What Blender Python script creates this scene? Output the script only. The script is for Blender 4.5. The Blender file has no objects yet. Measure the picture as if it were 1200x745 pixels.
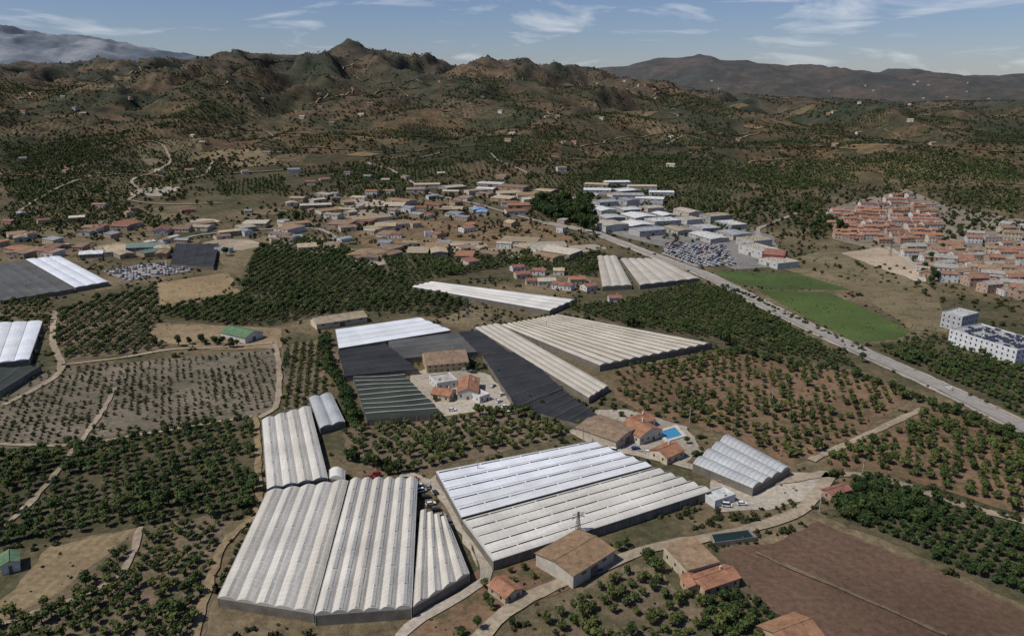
import bpy, math, random
import numpy as np
from mathutils import Vector, geometry
random.seed(7); rng=np.random.default_rng(7)
scene=bpy.context.scene
COL=scene.collection
# ------------------------------------------------------------------ camera
F=900.0; CX,CY=600.0,372.5; HC=170.0; PITCH=math.atan(272.5/F)
cam=bpy.data.cameras.new("camera"); camo=bpy.data.objects.new("camera",cam); COL.objects.link(camo)
camo.location=(0,0,HC); camo.rotation_euler=(math.pi/2-PITCH,0,0)
cam.sensor_width=36; cam.lens=27; cam.clip_start=1; cam.clip_end=60000
scene.camera=camo
scene.view_settings.view_transform='Standard'; scene.view_settings.look='None'; scene.view_settings.exposure=0
cp,sp=math.cos(PITCH),math.sin(PITCH)
def ray(u,v):
    a=(u-CX)/F; b=(CY-v)/F
    return a, cp+sp*b, -sp+cp*b
# ------------------------------------------------------------------ terrain height (world function)
def _h(ix,iy,s):
    n=(ix*374761393+iy*668265263+s*1442695041)&0xffffffff
    n=((n^(n>>13))*1274126177)&0xffffffff
    n=n^(n>>16)
    return n/4294967296.0
def pn(x,y,s=0):
    x=np.asarray(x,float); y=np.asarray(y,float)
    ix=np.floor(x).astype(np.int64); iy=np.floor(y).astype(np.int64)
    fx=x-ix; fy=y-iy
    u=fx*fx*fx*(fx*(fx*6-15)+10); v=fy*fy*fy*(fy*(fy*6-15)+10)
    def g(dx,dy):
        a=_h(ix+dx,iy+dy,s)*2*math.pi
        return np.cos(a)*(fx-dx)+np.sin(a)*(fy-dy)
    n0=g(0,0)*(1-u)+g(1,0)*u; n1=g(0,1)*(1-u)+g(1,1)*u
    return (n0*(1-v)+n1*v)*1.5
def ss(a,b,x):
    t=np.clip((x-a)/(b-a),0,1); return t*t*(3-2*t)
RID=[]
def ridge(y0,wf,wb,tab):
    xs=[];zs=[]
    for u,v in tab:
        dx,dy,dz=ray(u,v); t=y0/dy
        xs.append(t*dx); zs.append(max(0,HC+t*dz))
    RID.append((y0,wf,wb,np.array(xs),np.array(zs)))
ridge(3600,1450,700,[(-500,85),(-200,76),(0,74),(60,70),(130,64),(200,68),(250,64),(300,59),(350,53),(400,48),(420,46),(450,52),(500,60),(560,68),(590,65),(610,62),(640,70),(700,79),(760,92),(850,108),(1000,116),(1500,120)])
ridge(6200,1500,900,[(300,110),(500,100),(640,84),(700,76),(760,67),(800,60),(820,58),(860,66),(900,73),(950,71),(1000,77),(1040,74),(1100,83),(1200,83),(1400,78),(1700,90)])
ridge(12500,2600,2000,[(-700,5),(-300,6),(-100,12),(0,15),(30,19),(60,30),(100,37),(140,40),(200,54),(260,63),(320,78),(420,95),(1500,95)])
ridge(2450,560,480,[(-400,102),(0,106),(90,100),(170,112),(260,105),(340,116),(430,106),(500,116),(560,110),(640,126),(720,122),(800,138),(900,134),(1000,124),(1100,130),(1200,120),(1500,120)])
ridge(1600,440,370,[(-400,200),(500,235),(740,228),(800,206),(850,188),(930,170),(1000,174),(1060,164),(1120,174),(1200,166),(1400,160),(1600,170)])
ridge(1850,430,370,[(-400,150),(-100,148),(0,154),(80,148),(170,166),(240,164),(310,174),(400,168),(520,176),(620,170),(740,174),(860,196),(1500,235)])
def hgt(x,y):
    x=np.asarray(x,float); y=np.asarray(y,float)
    b=np.zeros(np.broadcast(x,y).shape)
    wx=x+90*pn(x/350,y/350,3); wy=y+90*pn(x/350,y/350,4)
    for y0,wf,wb,xs,zs in RID:
        w=np.where(wy<y0,wf,wb)
        g=np.exp(-((wy-y0)/w)**2)
        b=b+(np.interp(wx,xs,zs)*g)**4
    b=b**0.25
    far=ss(4300,8000,y); kk=1+2.2*far
    r=np.zeros_like(b)
    for k,(fx,fy,amp) in enumerate([(360,700,.50),(190,290,.27),(98,125,.12),(48,54,.045),(24,26,.018)]):
        p=pn(wx/fx/kk+7.3*k,wy/fy/kk+3.1*k,10+k)
        n=1-np.sqrt(p*p+.02)*1.7
        r=r+amp*n
    e=ss(2900,3650,y)
    lo=.40+.34*e; hi=.90-.62*e
    hill=b*(lo+hi*np.clip(r,0,1.2))
    m=ss(760,1400,y)
    und=5*ss(760,1300,y)*(pn(x/230,y/230,5)+0.6)
    return hill*m+und
def ground(x,y):
    return float(hgt(np.array([x]),np.array([y]))[0]) if y>760 else 0.0
_T=np.geomspace(600,18000,1600)
def G(u,v):
    dx,dy,dz=ray(u,v)
    if dz<0:
        t=-HC/dz
        if t*dy<=760: return (t*dx,t*dy,0.0)
    X=_T*dx; Y=_T*dy; Z=HC+_T*dz
    d=Z-hgt(X,Y)
    i=np.argmax(d<0)
    if d[i]>=0: return (X[-1],Y[-1],0.0)
    if i==0: i=1
    a=d[i-1]/(d[i-1]-d[i]); t=_T[i-1]+a*(_T[i]-_T[i-1])
    return (t*dx,t*dy,ground(t*dx,t*dy))
def P(u,v,z=0.0):
    dx,dy,dz=ray(u,v); t=(z-HC)/dz if dz<-0.01 else 1e9
    if 0<t*dy<=760: return (t*dx,t*dy)
    g=G(u,v); k=1-z/ max(60,HC-g[2]) if z else 1
    return (g[0]*k,g[1]*k)
# ------------------------------------------------------------------ node helpers
class NT:
    def __init__(s,name):
        s.m=bpy.data.materials.new(name); s.m.use_nodes=True; s.t=s.m.node_tree; s.n=s.t.nodes; s.l=s.t.links
        s.b=s.n["Principled BSDF"]; s.b.inputs["Specular IOR Level"].default_value=0.1; s.b.inputs["Roughness"].default_value=0.95
        s.pos=s.n.new("ShaderNodeNewGeometry").outputs["Position"]
    def set(s,i,v):
        if hasattr(v,'is_output'): s.l.new(v,i)
        elif isinstance(v,(tuple,list)): i.default_value=(*v,1) if len(i.default_value)==4 and len(v)==3 else v
        else: i.default_value=v
    def noise(s,vec,scale,detail=4,rough=.55,dist=0):
        n=s.n.new("ShaderNodeTexNoise"); s.set(n.inputs["Vector"],vec); n.inputs["Scale"].default_value=scale
        n.inputs["Detail"].default_value=detail; n.inputs["Roughness"].default_value=rough; n.inputs["Distortion"].default_value=dist
        return n.outputs["Fac"]
    def ramp(s,fac,stops,interp='LINEAR'):
        n=s.n.new("ShaderNodeValToRGB"); n.color_ramp.interpolation=interp; s.set(n.inputs[0],fac)
        e=n.color_ramp.elements
        while len(e)<len(stops): e.new(0.5)
        for k,(p,c) in enumerate(stops):
            e[k].position=p; e[k].color=(*c,1) if isinstance(c,(tuple,list)) else (c,c,c,1)
        return n.outputs[0]
    def mix(s,f,a,b,mode='MIX'):
        n=s.n.new("ShaderNodeMix"); n.data_type='RGBA'; n.blend_type=mode
        s.set(n.inputs[0],f); s.set(n.inputs[6],a); s.set(n.inputs[7],b); return n.outputs[2]
    def math(s,op,a,b=0.0,c=0.0):
        n=s.n.new("ShaderNodeMath"); n.operation=op; s.set(n.inputs[0],a); s.set(n.inputs[1],b); s.set(n.inputs[2],c); return n.outputs[0]
    def vmul(s,vec,v):
        n=s.n.new("ShaderNodeVectorMath"); n.operation='MULTIPLY'; s.set(n.inputs[0],vec); n.inputs[1].default_value=v; return n.outputs[0]
    def dot(s,vec,v):
        n=s.n.new("ShaderNodeVectorMath"); n.operation='DOT_PRODUCT'; s.set(n.inputs[0],vec); n.inputs[1].default_value=v; return n.outputs["Value"]
    def vor(s,vec,scale,rand=1.0,feat='F1'):
        n=s.n.new("ShaderNodeTexVoronoi"); n.feature=feat; s.set(n.inputs["Vector"],vec); n.inputs["Scale"].default_value=scale; n.inputs["Randomness"].default_value=rand; return n
    def bump(s,h,st,dist=0.3):
        n=s.n.new("ShaderNodeBump"); s.set(n.inputs["Height"],h); n.inputs["Strength"].default_value=st; n.inputs["Distance"].default_value=dist
        s.l.new(n.outputs[0],s.b.inputs["Normal"])
    def col(s,c): s.set(s.b.inputs["Base Color"],c)
def sc(c,k): return tuple(max(0,min(1,x*k)) for x in c)
_mc={}
def soil(name,c,weed=0.25,weedc=(.052,.062,.026),rowdir=None,spacing=4.0,rows=0.0):
    if name in _mc: return _mc[name]
    s=NT(name)
    a=s.noise(s.pos,.018,4); base=s.ramp(a,[(.3,sc(c,.72)),(.5,c),(.7,sc(c,1.28))])
    b=s.noise(s.pos,.45,4,.72); base=s.mix(1,base,s.ramp(b,[(.3,.66),(.7,1.26)]),'MULTIPLY')
    w=s.noise(s.pos,.09,6,.74); wf=s.ramp(w,[(.60-weed*.35,0),(.72-weed*.3,1)])
    base=s.mix(s.math('MULTIPLY',wf,.78),base,weedc)
    if rowdir is not None:
        d=s.dot(s.pos,(-math.sin(rowdir),math.cos(rowdir),0))
        d=s.math('ADD',d,s.math('MULTIPLY',a,3.5))
        w=s.math('SINE',s.math('MULTIPLY',d,2*math.pi/spacing))
        rr=s.mix(s.ramp(s.noise(s.pos,.03,2),[(.35,0),(.6,1)]),(1,1,1),s.ramp(s.math('MULTIPLY_ADD',w,.5,.5),[(0,1-rows),(1,1+rows*.6)]))
        base=s.mix(1,base,rr,'MULTIPLY')
    s.col(base); s.bump(b,.5,.4); _mc[name]=s.m; return s.m
def leafmat(name,c,var=.35):
    s=NT(name); oi=s.n.new("ShaderNodeObjectInfo")
    r=s.ramp(oi.outputs["Random"],[(0,sc(c,1-var)),(.4,c),(.75,(c[0]*1.25,c[1]*1.12,c[2])),(1,(c[0]*1.5,c[1]*1.22,c[2]*1.2))])
    n=s.noise(s.pos,.6,1); s.col(s.mix(1,r,s.ramp(n,[(.3,.5),(.7,1.45)]),'MULTIPLY'))
    s.b.inputs["Roughness"].default_value=.7
    return s.m
def plain(name,c,rough=.8,dirt=.25,spec=.2,scale=.35,metal=0):
    if name in _mc: return _mc[name]
    s=NT(name); n=s.noise(s.pos,scale,4,.65); n2=s.noise(s.pos,scale*9,1)
    b=s.mix(1,c,s.ramp(n,[(.3,1-dirt),(.7,1+dirt*.4)]),'MULTIPLY')
    s.col(s.mix(1,b,s.ramp(n2,[(.3,1-dirt*.5),(.7,1.05)]),'MULTIPLY')); s.b.inputs["Roughness"].default_value=rough
    s.b.inputs["Specular IOR Level"].default_value=spec; s.b.inputs["Metallic"].default_value=metal
    _mc[name]=s.m; return s.m
VAR={}
def plastic(name,c,line=.78,rough=.45,dirt=.16,bays=True,var=True):
    s=NT(name); uv=s.n.new("ShaderNodeUVMap"); uv.uv_map="UVMap"; sep=s.n.new("ShaderNodeSeparateXYZ"); s.l.new(uv.outputs[0],sep.inputs[0])
    f=s.math('FRACT',s.math('DIVIDE',sep.outputs[0],2.6))
    ln=s.ramp(f,[(0,line),(.09,line),(.17,1),(1,1)])
    big=s.noise(s.pos,.05,4); st=s.noise(s.vmul(uv.outputs[0],(.10,1.1,1)),1,4,.6)
    b=s.mix(1,c,ln,'MULTIPLY'); b=s.mix(1,b,s.ramp(big,[(.3,1-dirt),(.7,1.08)]),'MULTIPLY')
    b=s.mix(1,b,s.ramp(st,[(.3,1-dirt),(.65,1.04)]),'MULTIPLY')
    if bays:
        wn=s.n.new("ShaderNodeTexWhiteNoise"); wn.noise_dimensions='1D'
        s.l.new(s.math('FLOOR',s.math('DIVIDE',sep.outputs[0],7.8)),wn.inputs["W"])
        b=s.mix(1,b,s.ramp(wn.outputs[0],[(0,.94),(1,1.03)]),'MULTIPLY')
    s.col(b); s.b.inputs["Roughness"].default_value=rough; s.b.inputs["Specular IOR Level"].default_value=.3
    s.bump(st,.3,.2)
    if var: VAR[s.m.name]=plastic(name+"_aged",(c[0]*.94,c[1]*.925,c[2]*.90),line,rough,dirt,bays,False)
    return s.m
# ------------------------------------------------------------------ mesh builder
class MB:
    def __init__(s): s.v=[];s.f=[];s.m=[];s.uv=[]
    def face(s,pts,m=0,uv=None):
        k=len(s.v); s.v+=list(pts); s.f.append(tuple(range(k,k+len(pts)))); s.m.append(m)
        s.uv+= list(uv) if uv else [(0,0)]*len(pts)
    def box(s,x0,x1,y0,y1,z0,z1,m=0,bottom=False):
        a=[(x0,y0,z0),(x1,y0,z0),(x1,y1,z0),(x0,y1,z0),(x0,y0,z1),(x1,y0,z1),(x1,y1,z1),(x0,y1,z1)]
        fs=[(4,5,6,7),(0,1,5,4),(1,2,6,5),(2,3,7,6),(3,0,4,7)]+([(3,2,1,0)] if bottom else [])
        for f in fs: s.face([a[i] for i in f],m)
    def beam(s,p,q,w,m=0):
        p=Vector(p);q=Vector(q);d=(q-p).normalized(); a=d.cross(Vector((0,0,1)))
        if a.length<.01:a=Vector((1,0,0))
        a.normalize(); b=d.cross(a).normalized(); a*=w/2;b*=w/2
        c=[p+a+b,p-a+b,p-a-b,p+a-b,q+a+b,q-a+b,q-a-b,q+a-b]
        for f in [(0,1,5,4),(1,2,6,5),(2,3,7,6),(3,0,4,7),(4,5,6,7),(3,2,1,0)]: s.face([tuple(c[i]) for i in f],m)
    def mesh(s,name,mats,uv=False,smooth=False):
        me=bpy.data.meshes.new(name); me.from_pydata(s.v,[],s.f); 
        for m in mats: me.materials.append(m)
        me.polygons.foreach_set("material_index",s.m)
        if uv:
            l=me.uv_layers.new(name="UVMap"); l.data.foreach_set("uv",np.array(s.uv,float).ravel())
        me.update(); return me
    def obj(s,name,mats,loc=(0,0,0),yaw=0,uv=False):
        o=bpy.data.objects.new(name,s.mesh(name,mats,uv)); o.location=loc; o.rotation_euler=(0,0,yaw); COL.objects.link(o); return o
def inpoly(px,py,poly):
    r=np.zeros(px.shape,bool); n=len(poly)
    for i in range(n):
        x0,y0=poly[i][:2]; x1,y1=poly[(i+1)%n][:2]
        if y0==y1: continue
        c=((y0>py)!=(y1>py))&(px<(x1-x0)*(py-y0)/(y1-y0)+x0); r^=c
    return r
BLOCK=[]; FIELDS=[]
# ------------------------------------------------------------------ terrain sheet
def build_terrain():
    ny,nx=860,860
    r=np.geomspace(300,17500,ny); s=np.linspace(-1.35,1.35,nx)
    Y=(r-450)[:,None]+0*s[None,:]; X=r[:,None]*s[None,:]
    Z=hgt(X,Y); Z=np.where(Y<760,0,Z)
    co=np.stack([X,Y,Z],-1).reshape(-1,3)
    me=bpy.data.meshes.new("terrain"); me.vertices.add(len(co)); me.vertices.foreach_set("co",co.ravel())
    i=(np.arange(ny-1)[:,None]*nx+np.arange(nx-1)[None,:]).ravel()
    q=np.stack([i,i+1,i+nx+1,i+nx],-1)
    me.loops.add(q.size); me.loops.foreach_set("vertex_index",q.ravel().astype(np.int32))
    me.polygons.add(len(q)); me.polygons.foreach_set("loop_start",(np.arange(len(q))*4).astype(np.int32)); me.polygons.foreach_set("loop_total",np.full(len(q),4,np.int32))
    me.update(calc_edges=True); me.validate()
    me.polygons.foreach_set("use_smooth",np.ones(len(q),bool))
    s=NT("terrain_ground")
    sep=s.n.new("ShaderNodeSeparateXYZ"); s.l.new(s.pos,sep.inputs[0]); y=sep.outputs[1]
    a=s.noise(s.pos,.012,5,.6); near=s.ramp(a,[(.3,(.052,.057,.027)),(.45,(.09,.078,.043)),(.55,(.145,.112,.065)),(.7,(.21,.165,.10))])
    f=s.noise(s.pos,.25,5,.72); near=s.mix(1,near,s.ramp(f,[(.3,.5),(.7,1.4)]),'MULTIPLY')
    h=s.noise(s.pos,.0035,5,.62,.4); hb=s.ramp(h,[(.32,(.030,.036,.018)),(.45,(.050,.046,.025)),(.54,(.085,.061,.034)),(.65,(.135,.085,.044)),(.75,(.065,.053,.03))])
    h2=s.noise(s.pos,.022,6,.74); hb=s.mix(1,hb,s.ramp(h2,[(.3,.45),(.5,1),(.7,1.6)]),'MULTIPLY')
    vc=s.vor(s.vmul(s.pos,(1,.75,0)),.0095); vcol=vc.outputs["Color"]; sc3=s.n.new("ShaderNodeSeparateColor"); s.l.new(vcol,sc3.inputs[0])
    plot=s.ramp(sc3.outputs[0],[(0,(.034,.043,.020)),(.30,(.055,.058,.028)),(.48,(.12,.088,.048)),(.62,(.18,.13,.075)),(.70,(.042,.050,.023)),(.88,(.13,.08,.043))],'CONSTANT')
    plot=s.mix(1,plot,s.ramp(h2,[(.3,.6),(.7,1.4)]),'MULTIPLY')
    ang=s.math('MULTIPLY',sc3.outputs[1],1.6); 
    sx=s.math('MULTIPLY',sep.outputs[0],s.math('SINE',ang)); sy=s.math('MULTIPLY',y,s.math('COSINE',ang))
    rw=s.math('SINE',s.math('MULTIPLY',s.math('ADD',s.math('ADD',sx,sy),s.math('MULTIPLY',h2,22)),.55))
    plot=s.mix(1,plot,s.ramp(s.math('MULTIPLY_ADD',rw,.5,.5),[(.2,.62),(.8,1.15)]),'MULTIPLY')
    pf=s.ramp(s.math('DIVIDE',s.math('SUBTRACT',y,800),2600),[(0,0),(.12,.75),(.45,.6),(.8,.0)])
    pf=s.math('MULTIPLY',pf,s.ramp(sc3.outputs[2],[(.4,1),(.42,.25)]))
    v=s.vor(s.pos,.085); dots=s.ramp(v.outputs["Distance"],[(.28,1),(.45,0)])
    dn=s.ramp(s.noise(s.pos,.006,4,.6),[(.36,.25),(.58,1)])
    hb=s.mix(pf,hb,plot)
    hb=s.mix(s.math('MULTIPLY',s.math('MULTIPLY',dots,dn),.88),hb,(.023,.032,.014))
    v2=s.vor(s.pos,.03); d2=s.ramp(v2.outputs["Distance"],[(.2,1),(.42,0)])
    hb=s.mix(s.math('MULTIPLY',s.math('MULTIPLY',d2,dn),.6),hb,(.028,.034,.018))
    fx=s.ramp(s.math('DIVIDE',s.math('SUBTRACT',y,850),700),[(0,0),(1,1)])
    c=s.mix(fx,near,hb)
    far=s.ramp(s.noise(s.pos,.0009,8,.68),[(.38,(.085,.105,.13)),(.5,(.13,.15,.175)),(.6,(.23,.245,.265))])  # far limestone greys, shifted towards blue as painted haze
    c=s.mix(s.ramp(s.math('DIVIDE',s.math('SUBTRACT',y,1500),8500),[(0,0),(.12,.10),(.25,.24),(.5,.55),(1,1)]),c,s.mix(s.ramp(s.math('DIVIDE',y,14000),[(.55,0),(.75,1)]),(.085,.091,.105),far))  # distance haze painted into the ground colour, stronger with world y
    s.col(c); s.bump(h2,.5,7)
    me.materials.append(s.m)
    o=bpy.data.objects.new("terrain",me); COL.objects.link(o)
build_terrain()
# ------------------------------------------------------------------ fields
_fk=[0]
def field(name,px,mat,wob=1.0,world=None,block=False,zoff=None,reg=True):
    pts=[G(u,v)[:2] for u,v in px] if world is None else world
    _fk[0]+=1; z0=.05+_fk[0]*.006 if zoff is None else zoff
    far=max(p[1] for p in pts)>740
    step=5 if not far else 12; b=[]
    for i in range(len(pts)):
        p=np.array(pts[i]);q=np.array(pts[(i+1)%len(pts)]); L=np.linalg.norm(q-p); n=max(1,int(L/step)); d=(q-p)/max(L,.01)
        for k in range(n):
            r=p+(q-p)*k/n; o=wob*random.uniform(-1,1) if k else 0
            b.append((r[0]-d[1]*o,r[1]+d[0]*o))
    if reg: (BLOCK if block else FIELDS).append(pts)
    if not far:
        verts=[(x,y,z0) for x,y in b]; me=bpy.data.meshes.new(name); me.from_pydata(verts,[],[tuple(range(len(b)))])
    else:
        A=np.array(b); x0,y0=A.min(0);x1,y1=A.max(0); st=max(10,math.sqrt((x1-x0)*(y1-y0)/4000))
        gx,gy=np.meshgrid(np.arange(x0,x1,st),np.arange(y0,y1,st)); gx=gx.ravel();gy=gy.ravel(); k=inpoly(gx,gy,b); 
        vs=[Vector(p) for p in b]+[Vector((a,c)) for a,c in zip(gx[k],gy[k])]
        res=geometry.delaunay_2d_cdt(vs,[],[list(range(len(b)))],1,1e-4)
        XY=np.array([(p.x,p.y) for p in res[0]]); Z=np.where(XY[:,1]>760,hgt(XY[:,0],XY[:,1]),0)+z0+.3*ss(760,900,XY[:,1])
        me=bpy.data.meshes.new(name); me.from_pydata([(a,c,d) for (a,c),d in zip(XY,Z)],[],res[2])
    me.materials.append(mat); me.update()
    if len(me.polygons) and me.polygons[0].normal.z<0: me.flip_normals()
    o=bpy.data.objects.new(name,me); COL.objects.link(o); return pts
def wang(a,b):
    p=G(*a);q=G(*b); return math.atan2(q[1]-p[1],q[0]-p[0])
# ------------------------------------------------------------------ roads
def resample(pts,step):
    out=[]; n=len(pts)
    for i in range(n-1):
        p0=np.array(pts[max(i-1,0)]);p1=np.array(pts[i]);p2=np.array(pts[i+1]);p3=np.array(pts[min(i+2,n-1)])
        k=max(1,int(np.linalg.norm(p2-p1)/step))
        for j in range(k):
            t=j/k; out.append(.5*((2*p1)+(-p0+p2)*t+(2*p0-5*p1+4*p2-p3)*t*t+(-p0+3*p1-3*p2+p3)*t**3))
    out.append(np.array(pts[-1])); return np.array(out)
def ribbon(mb,C,off0,off1,z,m=0,i0=0,i1=None,wob=0):
    T=np.gradient(C,axis=0); T/=np.maximum(np.linalg.norm(T,axis=1),1e-6)[:,None]; N=np.stack([-T[:,1],T[:,0]],1)
    a=C+N*off0; b=C+N*off1
    if wob: a=a+N*rng.uniform(-wob,wob,(len(C),1)); b=b+N*rng.uniform(-wob,wob,(len(C),1))
    zc=np.where(C[:,1]>760,hgt(C[:,0],C[:,1]),0)+.35*ss(760,900,C[:,1])+z
    i1=len(C)-1 if i1 is None else i1
    for i in range(i0,i1):
        mb.face([(a[i][0],a[i][1],zc[i]),(a[i+1][0],a[i+1][1],zc[i+1]),(b[i+1][0],b[i+1][1],zc[i+1]),(b[i][0],b[i][1],zc[i])][::-1 if off1<off0 else 1],m)
    return a,b
def road(name,px,w,mat,z=.55,wob=.5,step=5):
    C=resample([G(u,v)[:2] for u,v in px],step); mb=MB(); a,b=ribbon(mb,C,w/2,-w/2,z,0,wob=wob)
    BLOCK.append([tuple(p) for p in a]+[tuple(p) for p in b[::-1]]); mb.obj(name,[mat]); return C
DIRT=soil("dirt_track",(.31,.25,.178),.12,(.15,.13,.08)); DIRT2=soil("pale_yard_dirt",(.36,.315,.25),.05,(.2,.17,.12))
def asphalt():
    s=NT("worn_asphalt"); n=s.noise(s.pos,.15,4,.7); s.col(s.ramp(n,[(.3,(.22,.20,.175)),(.7,(.31,.285,.25))])); return s.m
ASPH=asphalt(); PAINT=plain("road_paint",(.6,.6,.57)); KERB=plain("concrete",(.42,.40,.36)); STEEL=plain("galvanised_steel",(.30,.31,.32),.6,.2,.3)
# ------------------------------------------------------------------ greenhouses
WALLNET=plain("greenhouse_side_net",(.20,.175,.14),.8,.35,scale=.2); GUT=plain("gutter_metal",(.36,.35,.32),.6,.3)
PL_CREAM=plastic("plastic_film_cream",(.60,.565,.49),.85); PL_WHITE=plastic("plastic_film_white",(.72,.74,.76),.94,dirt=.12); PL_PALE=plastic("plastic_film_pale",(.68,.655,.59),.89)
PL_GREY=plastic("plastic_film_grey",(.42,.43,.42),.6); PL_TAN=plastic("plastic_film_tan",(.51,.46,.37),.84)
NET_BLACK=plastic("black_shade_net",(.040,.041,.045),1.35,.9,.45,False); NET_GREY=plastic("grey_shade_net",(.12,.12,.115),.85,.9,.35,False); NET_GREEN=plastic("dark_green_shade_net",(.045,.055,.045),1,.9,.4,False)
def greenhouse(name,px,n,eave=3.6,rise=1.1,mat=None,seg=8,vent=True,style='arch',wall=None,gut=True,sag=.05,gm=None,gw=.2,gz=.1,gs=0):
    A,B,C_,D=[np.array(P(u,v,eave)) for u,v in px]
    BLOCK.append([tuple(A),tuple(B),tuple(C_),tuple(D)])
    L=(np.linalg.norm(D-A)+np.linalg.norm(C_-B))/2; W=(np.linalg.norm(B-A)+np.linalg.norm(C_-D))/2
    m=max(2,int(L/5.2)); N=n*seg
    z0=ground(*((A+C_)/2)) if max(A[1],C_[1])>760 else 0
    def prof(f):
        if style=='arch': return math.sin(math.pi*f)**.9
        if style=='gable': return 1-abs(2*f-1)
        if style=='saw': return f if f<.85 else (1-f)/.15*.85
        return -math.sin(math.pi*f)
    aged=[4 if random.random()<.4 else 0 for _ in range(n)]
    mb=MB(); grid=[]
    for j in range(m+1):
        t=j/m; row=[]
        for i in range(N+1):
            s=i/N; p=(A*(1-s)+B*s)*(1-t)+(D*(1-s)+C_*s)*t; fr=(i%seg)/seg
            z=z0+eave+rise*prof(fr)+random.uniform(-sag,sag)*(1 if fr else .3)
            if style=='sin': z+=.5*float(pn(p[0]/14,p[1]/14,8))
            row.append((p[0],p[1],z))
        grid.append(row)
    for j in range(m):
        for i in range(N):
            u0,u1=j/m*L,(j+1)/m*L; k=i//seg*3.7
            mb.face([grid[j][i],grid[j][i+1],grid[j+1][i+1],grid[j+1][i]],aged[i//seg],[(u0,i/N*W+k),(u0,(i+1)/N*W+k),(u1,(i+1)/N*W+k),(u1,i/N*W+k)])
    def dn(p): return (p[0],p[1],z0)
    wm=1
    for j,fl in ((0,1),(m,0)):
        for i in range(N):
            a,b=grid[j][i],grid[j][i+1]
            ea=(a[0],a[1],z0+eave*.92); eb=(b[0],b[1],z0+eave*.92)
            if style=='sin': ea=(a[0],a[1],a[2]-.3); eb=(b[0],b[1],b[2]-.3)
            mb.face([ea,eb,b,a],0); mb.face([dn(a),dn(b),eb,ea],wm)
    for i in (0,N):
        for j in range(m):
            a,b=grid[j][i],grid[j+1][i]; mb.face([dn(a),dn(b),b,a],wm)
            d=.1; mb.box(a[0]-d,a[0]+d,a[1]-d,a[1]+d,z0,z0+eave*.95,2)
    if gut:
        ac=(B-A)/max(np.linalg.norm(B-A),.1)*gw
        for k in range(0 if not gs else 1,n+1):
            s=(k+gs)/n
            p=A*(1-s)+B*s; q=D*(1-s)+C_*s; z=z0+eave+gz
            K=max(1,m//2) if gs else 1
            for e in range(K):
                t0,t1=e/K,(e+1)/K; a=p*(1-t0)+q*t0; b=p*(1-t1)+q*t1; dz=.35*math.sin(e*1.3+k) if gs else 0; dz1=.35*math.sin((e+1)*1.3+k) if gs else 0
                mb.face([(a[0]-ac[0],a[1]-ac[1],z+dz),(a[0]+ac[0],a[1]+ac[1],z+dz),(b[0]+ac[0],b[1]+ac[1],z+dz1),(b[0]-ac[0],b[1]-ac[1],z+dz1)],2)
    if vent:
        ac=(B-A)/max(np.linalg.norm(B-A),.1)
        for k in range(n):
            s=(k+.5)/n; p=A*(1-s)+B*s; q=D*(1-s)+C_*s; h=z0+eave+rise
            mm=max(1,m//2)
            for j in range(mm):
                t0,t1=j/mm+.004,(j+1)/mm-.004; a=p*(1-t0)+q*t0; b=p*(1-t1)+q*t1; up=.42+random.uniform(-.08,.12)
                e=ac*1.1
                mb.face([(a[0],a[1],h+up),(b[0],b[1],h+up),(b[0]+e[0],b[1]+e[1],h-.12),(a[0]+e[0],a[1]+e[1],h-.12)],aged[k],[(t0*L,0),(t1*L,0),(t1*L,1),(t0*L,1)])
                mb.face([(a[0],a[1],h-.1),(b[0],b[1],h-.1),(b[0],b[1],h+up),(a[0],a[1],h+up)],3)
    return mb.obj(name,[mat,wall or WALLNET,gm or GUT,NET_GREY,VAR[mat.name]],uv=True)
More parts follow.
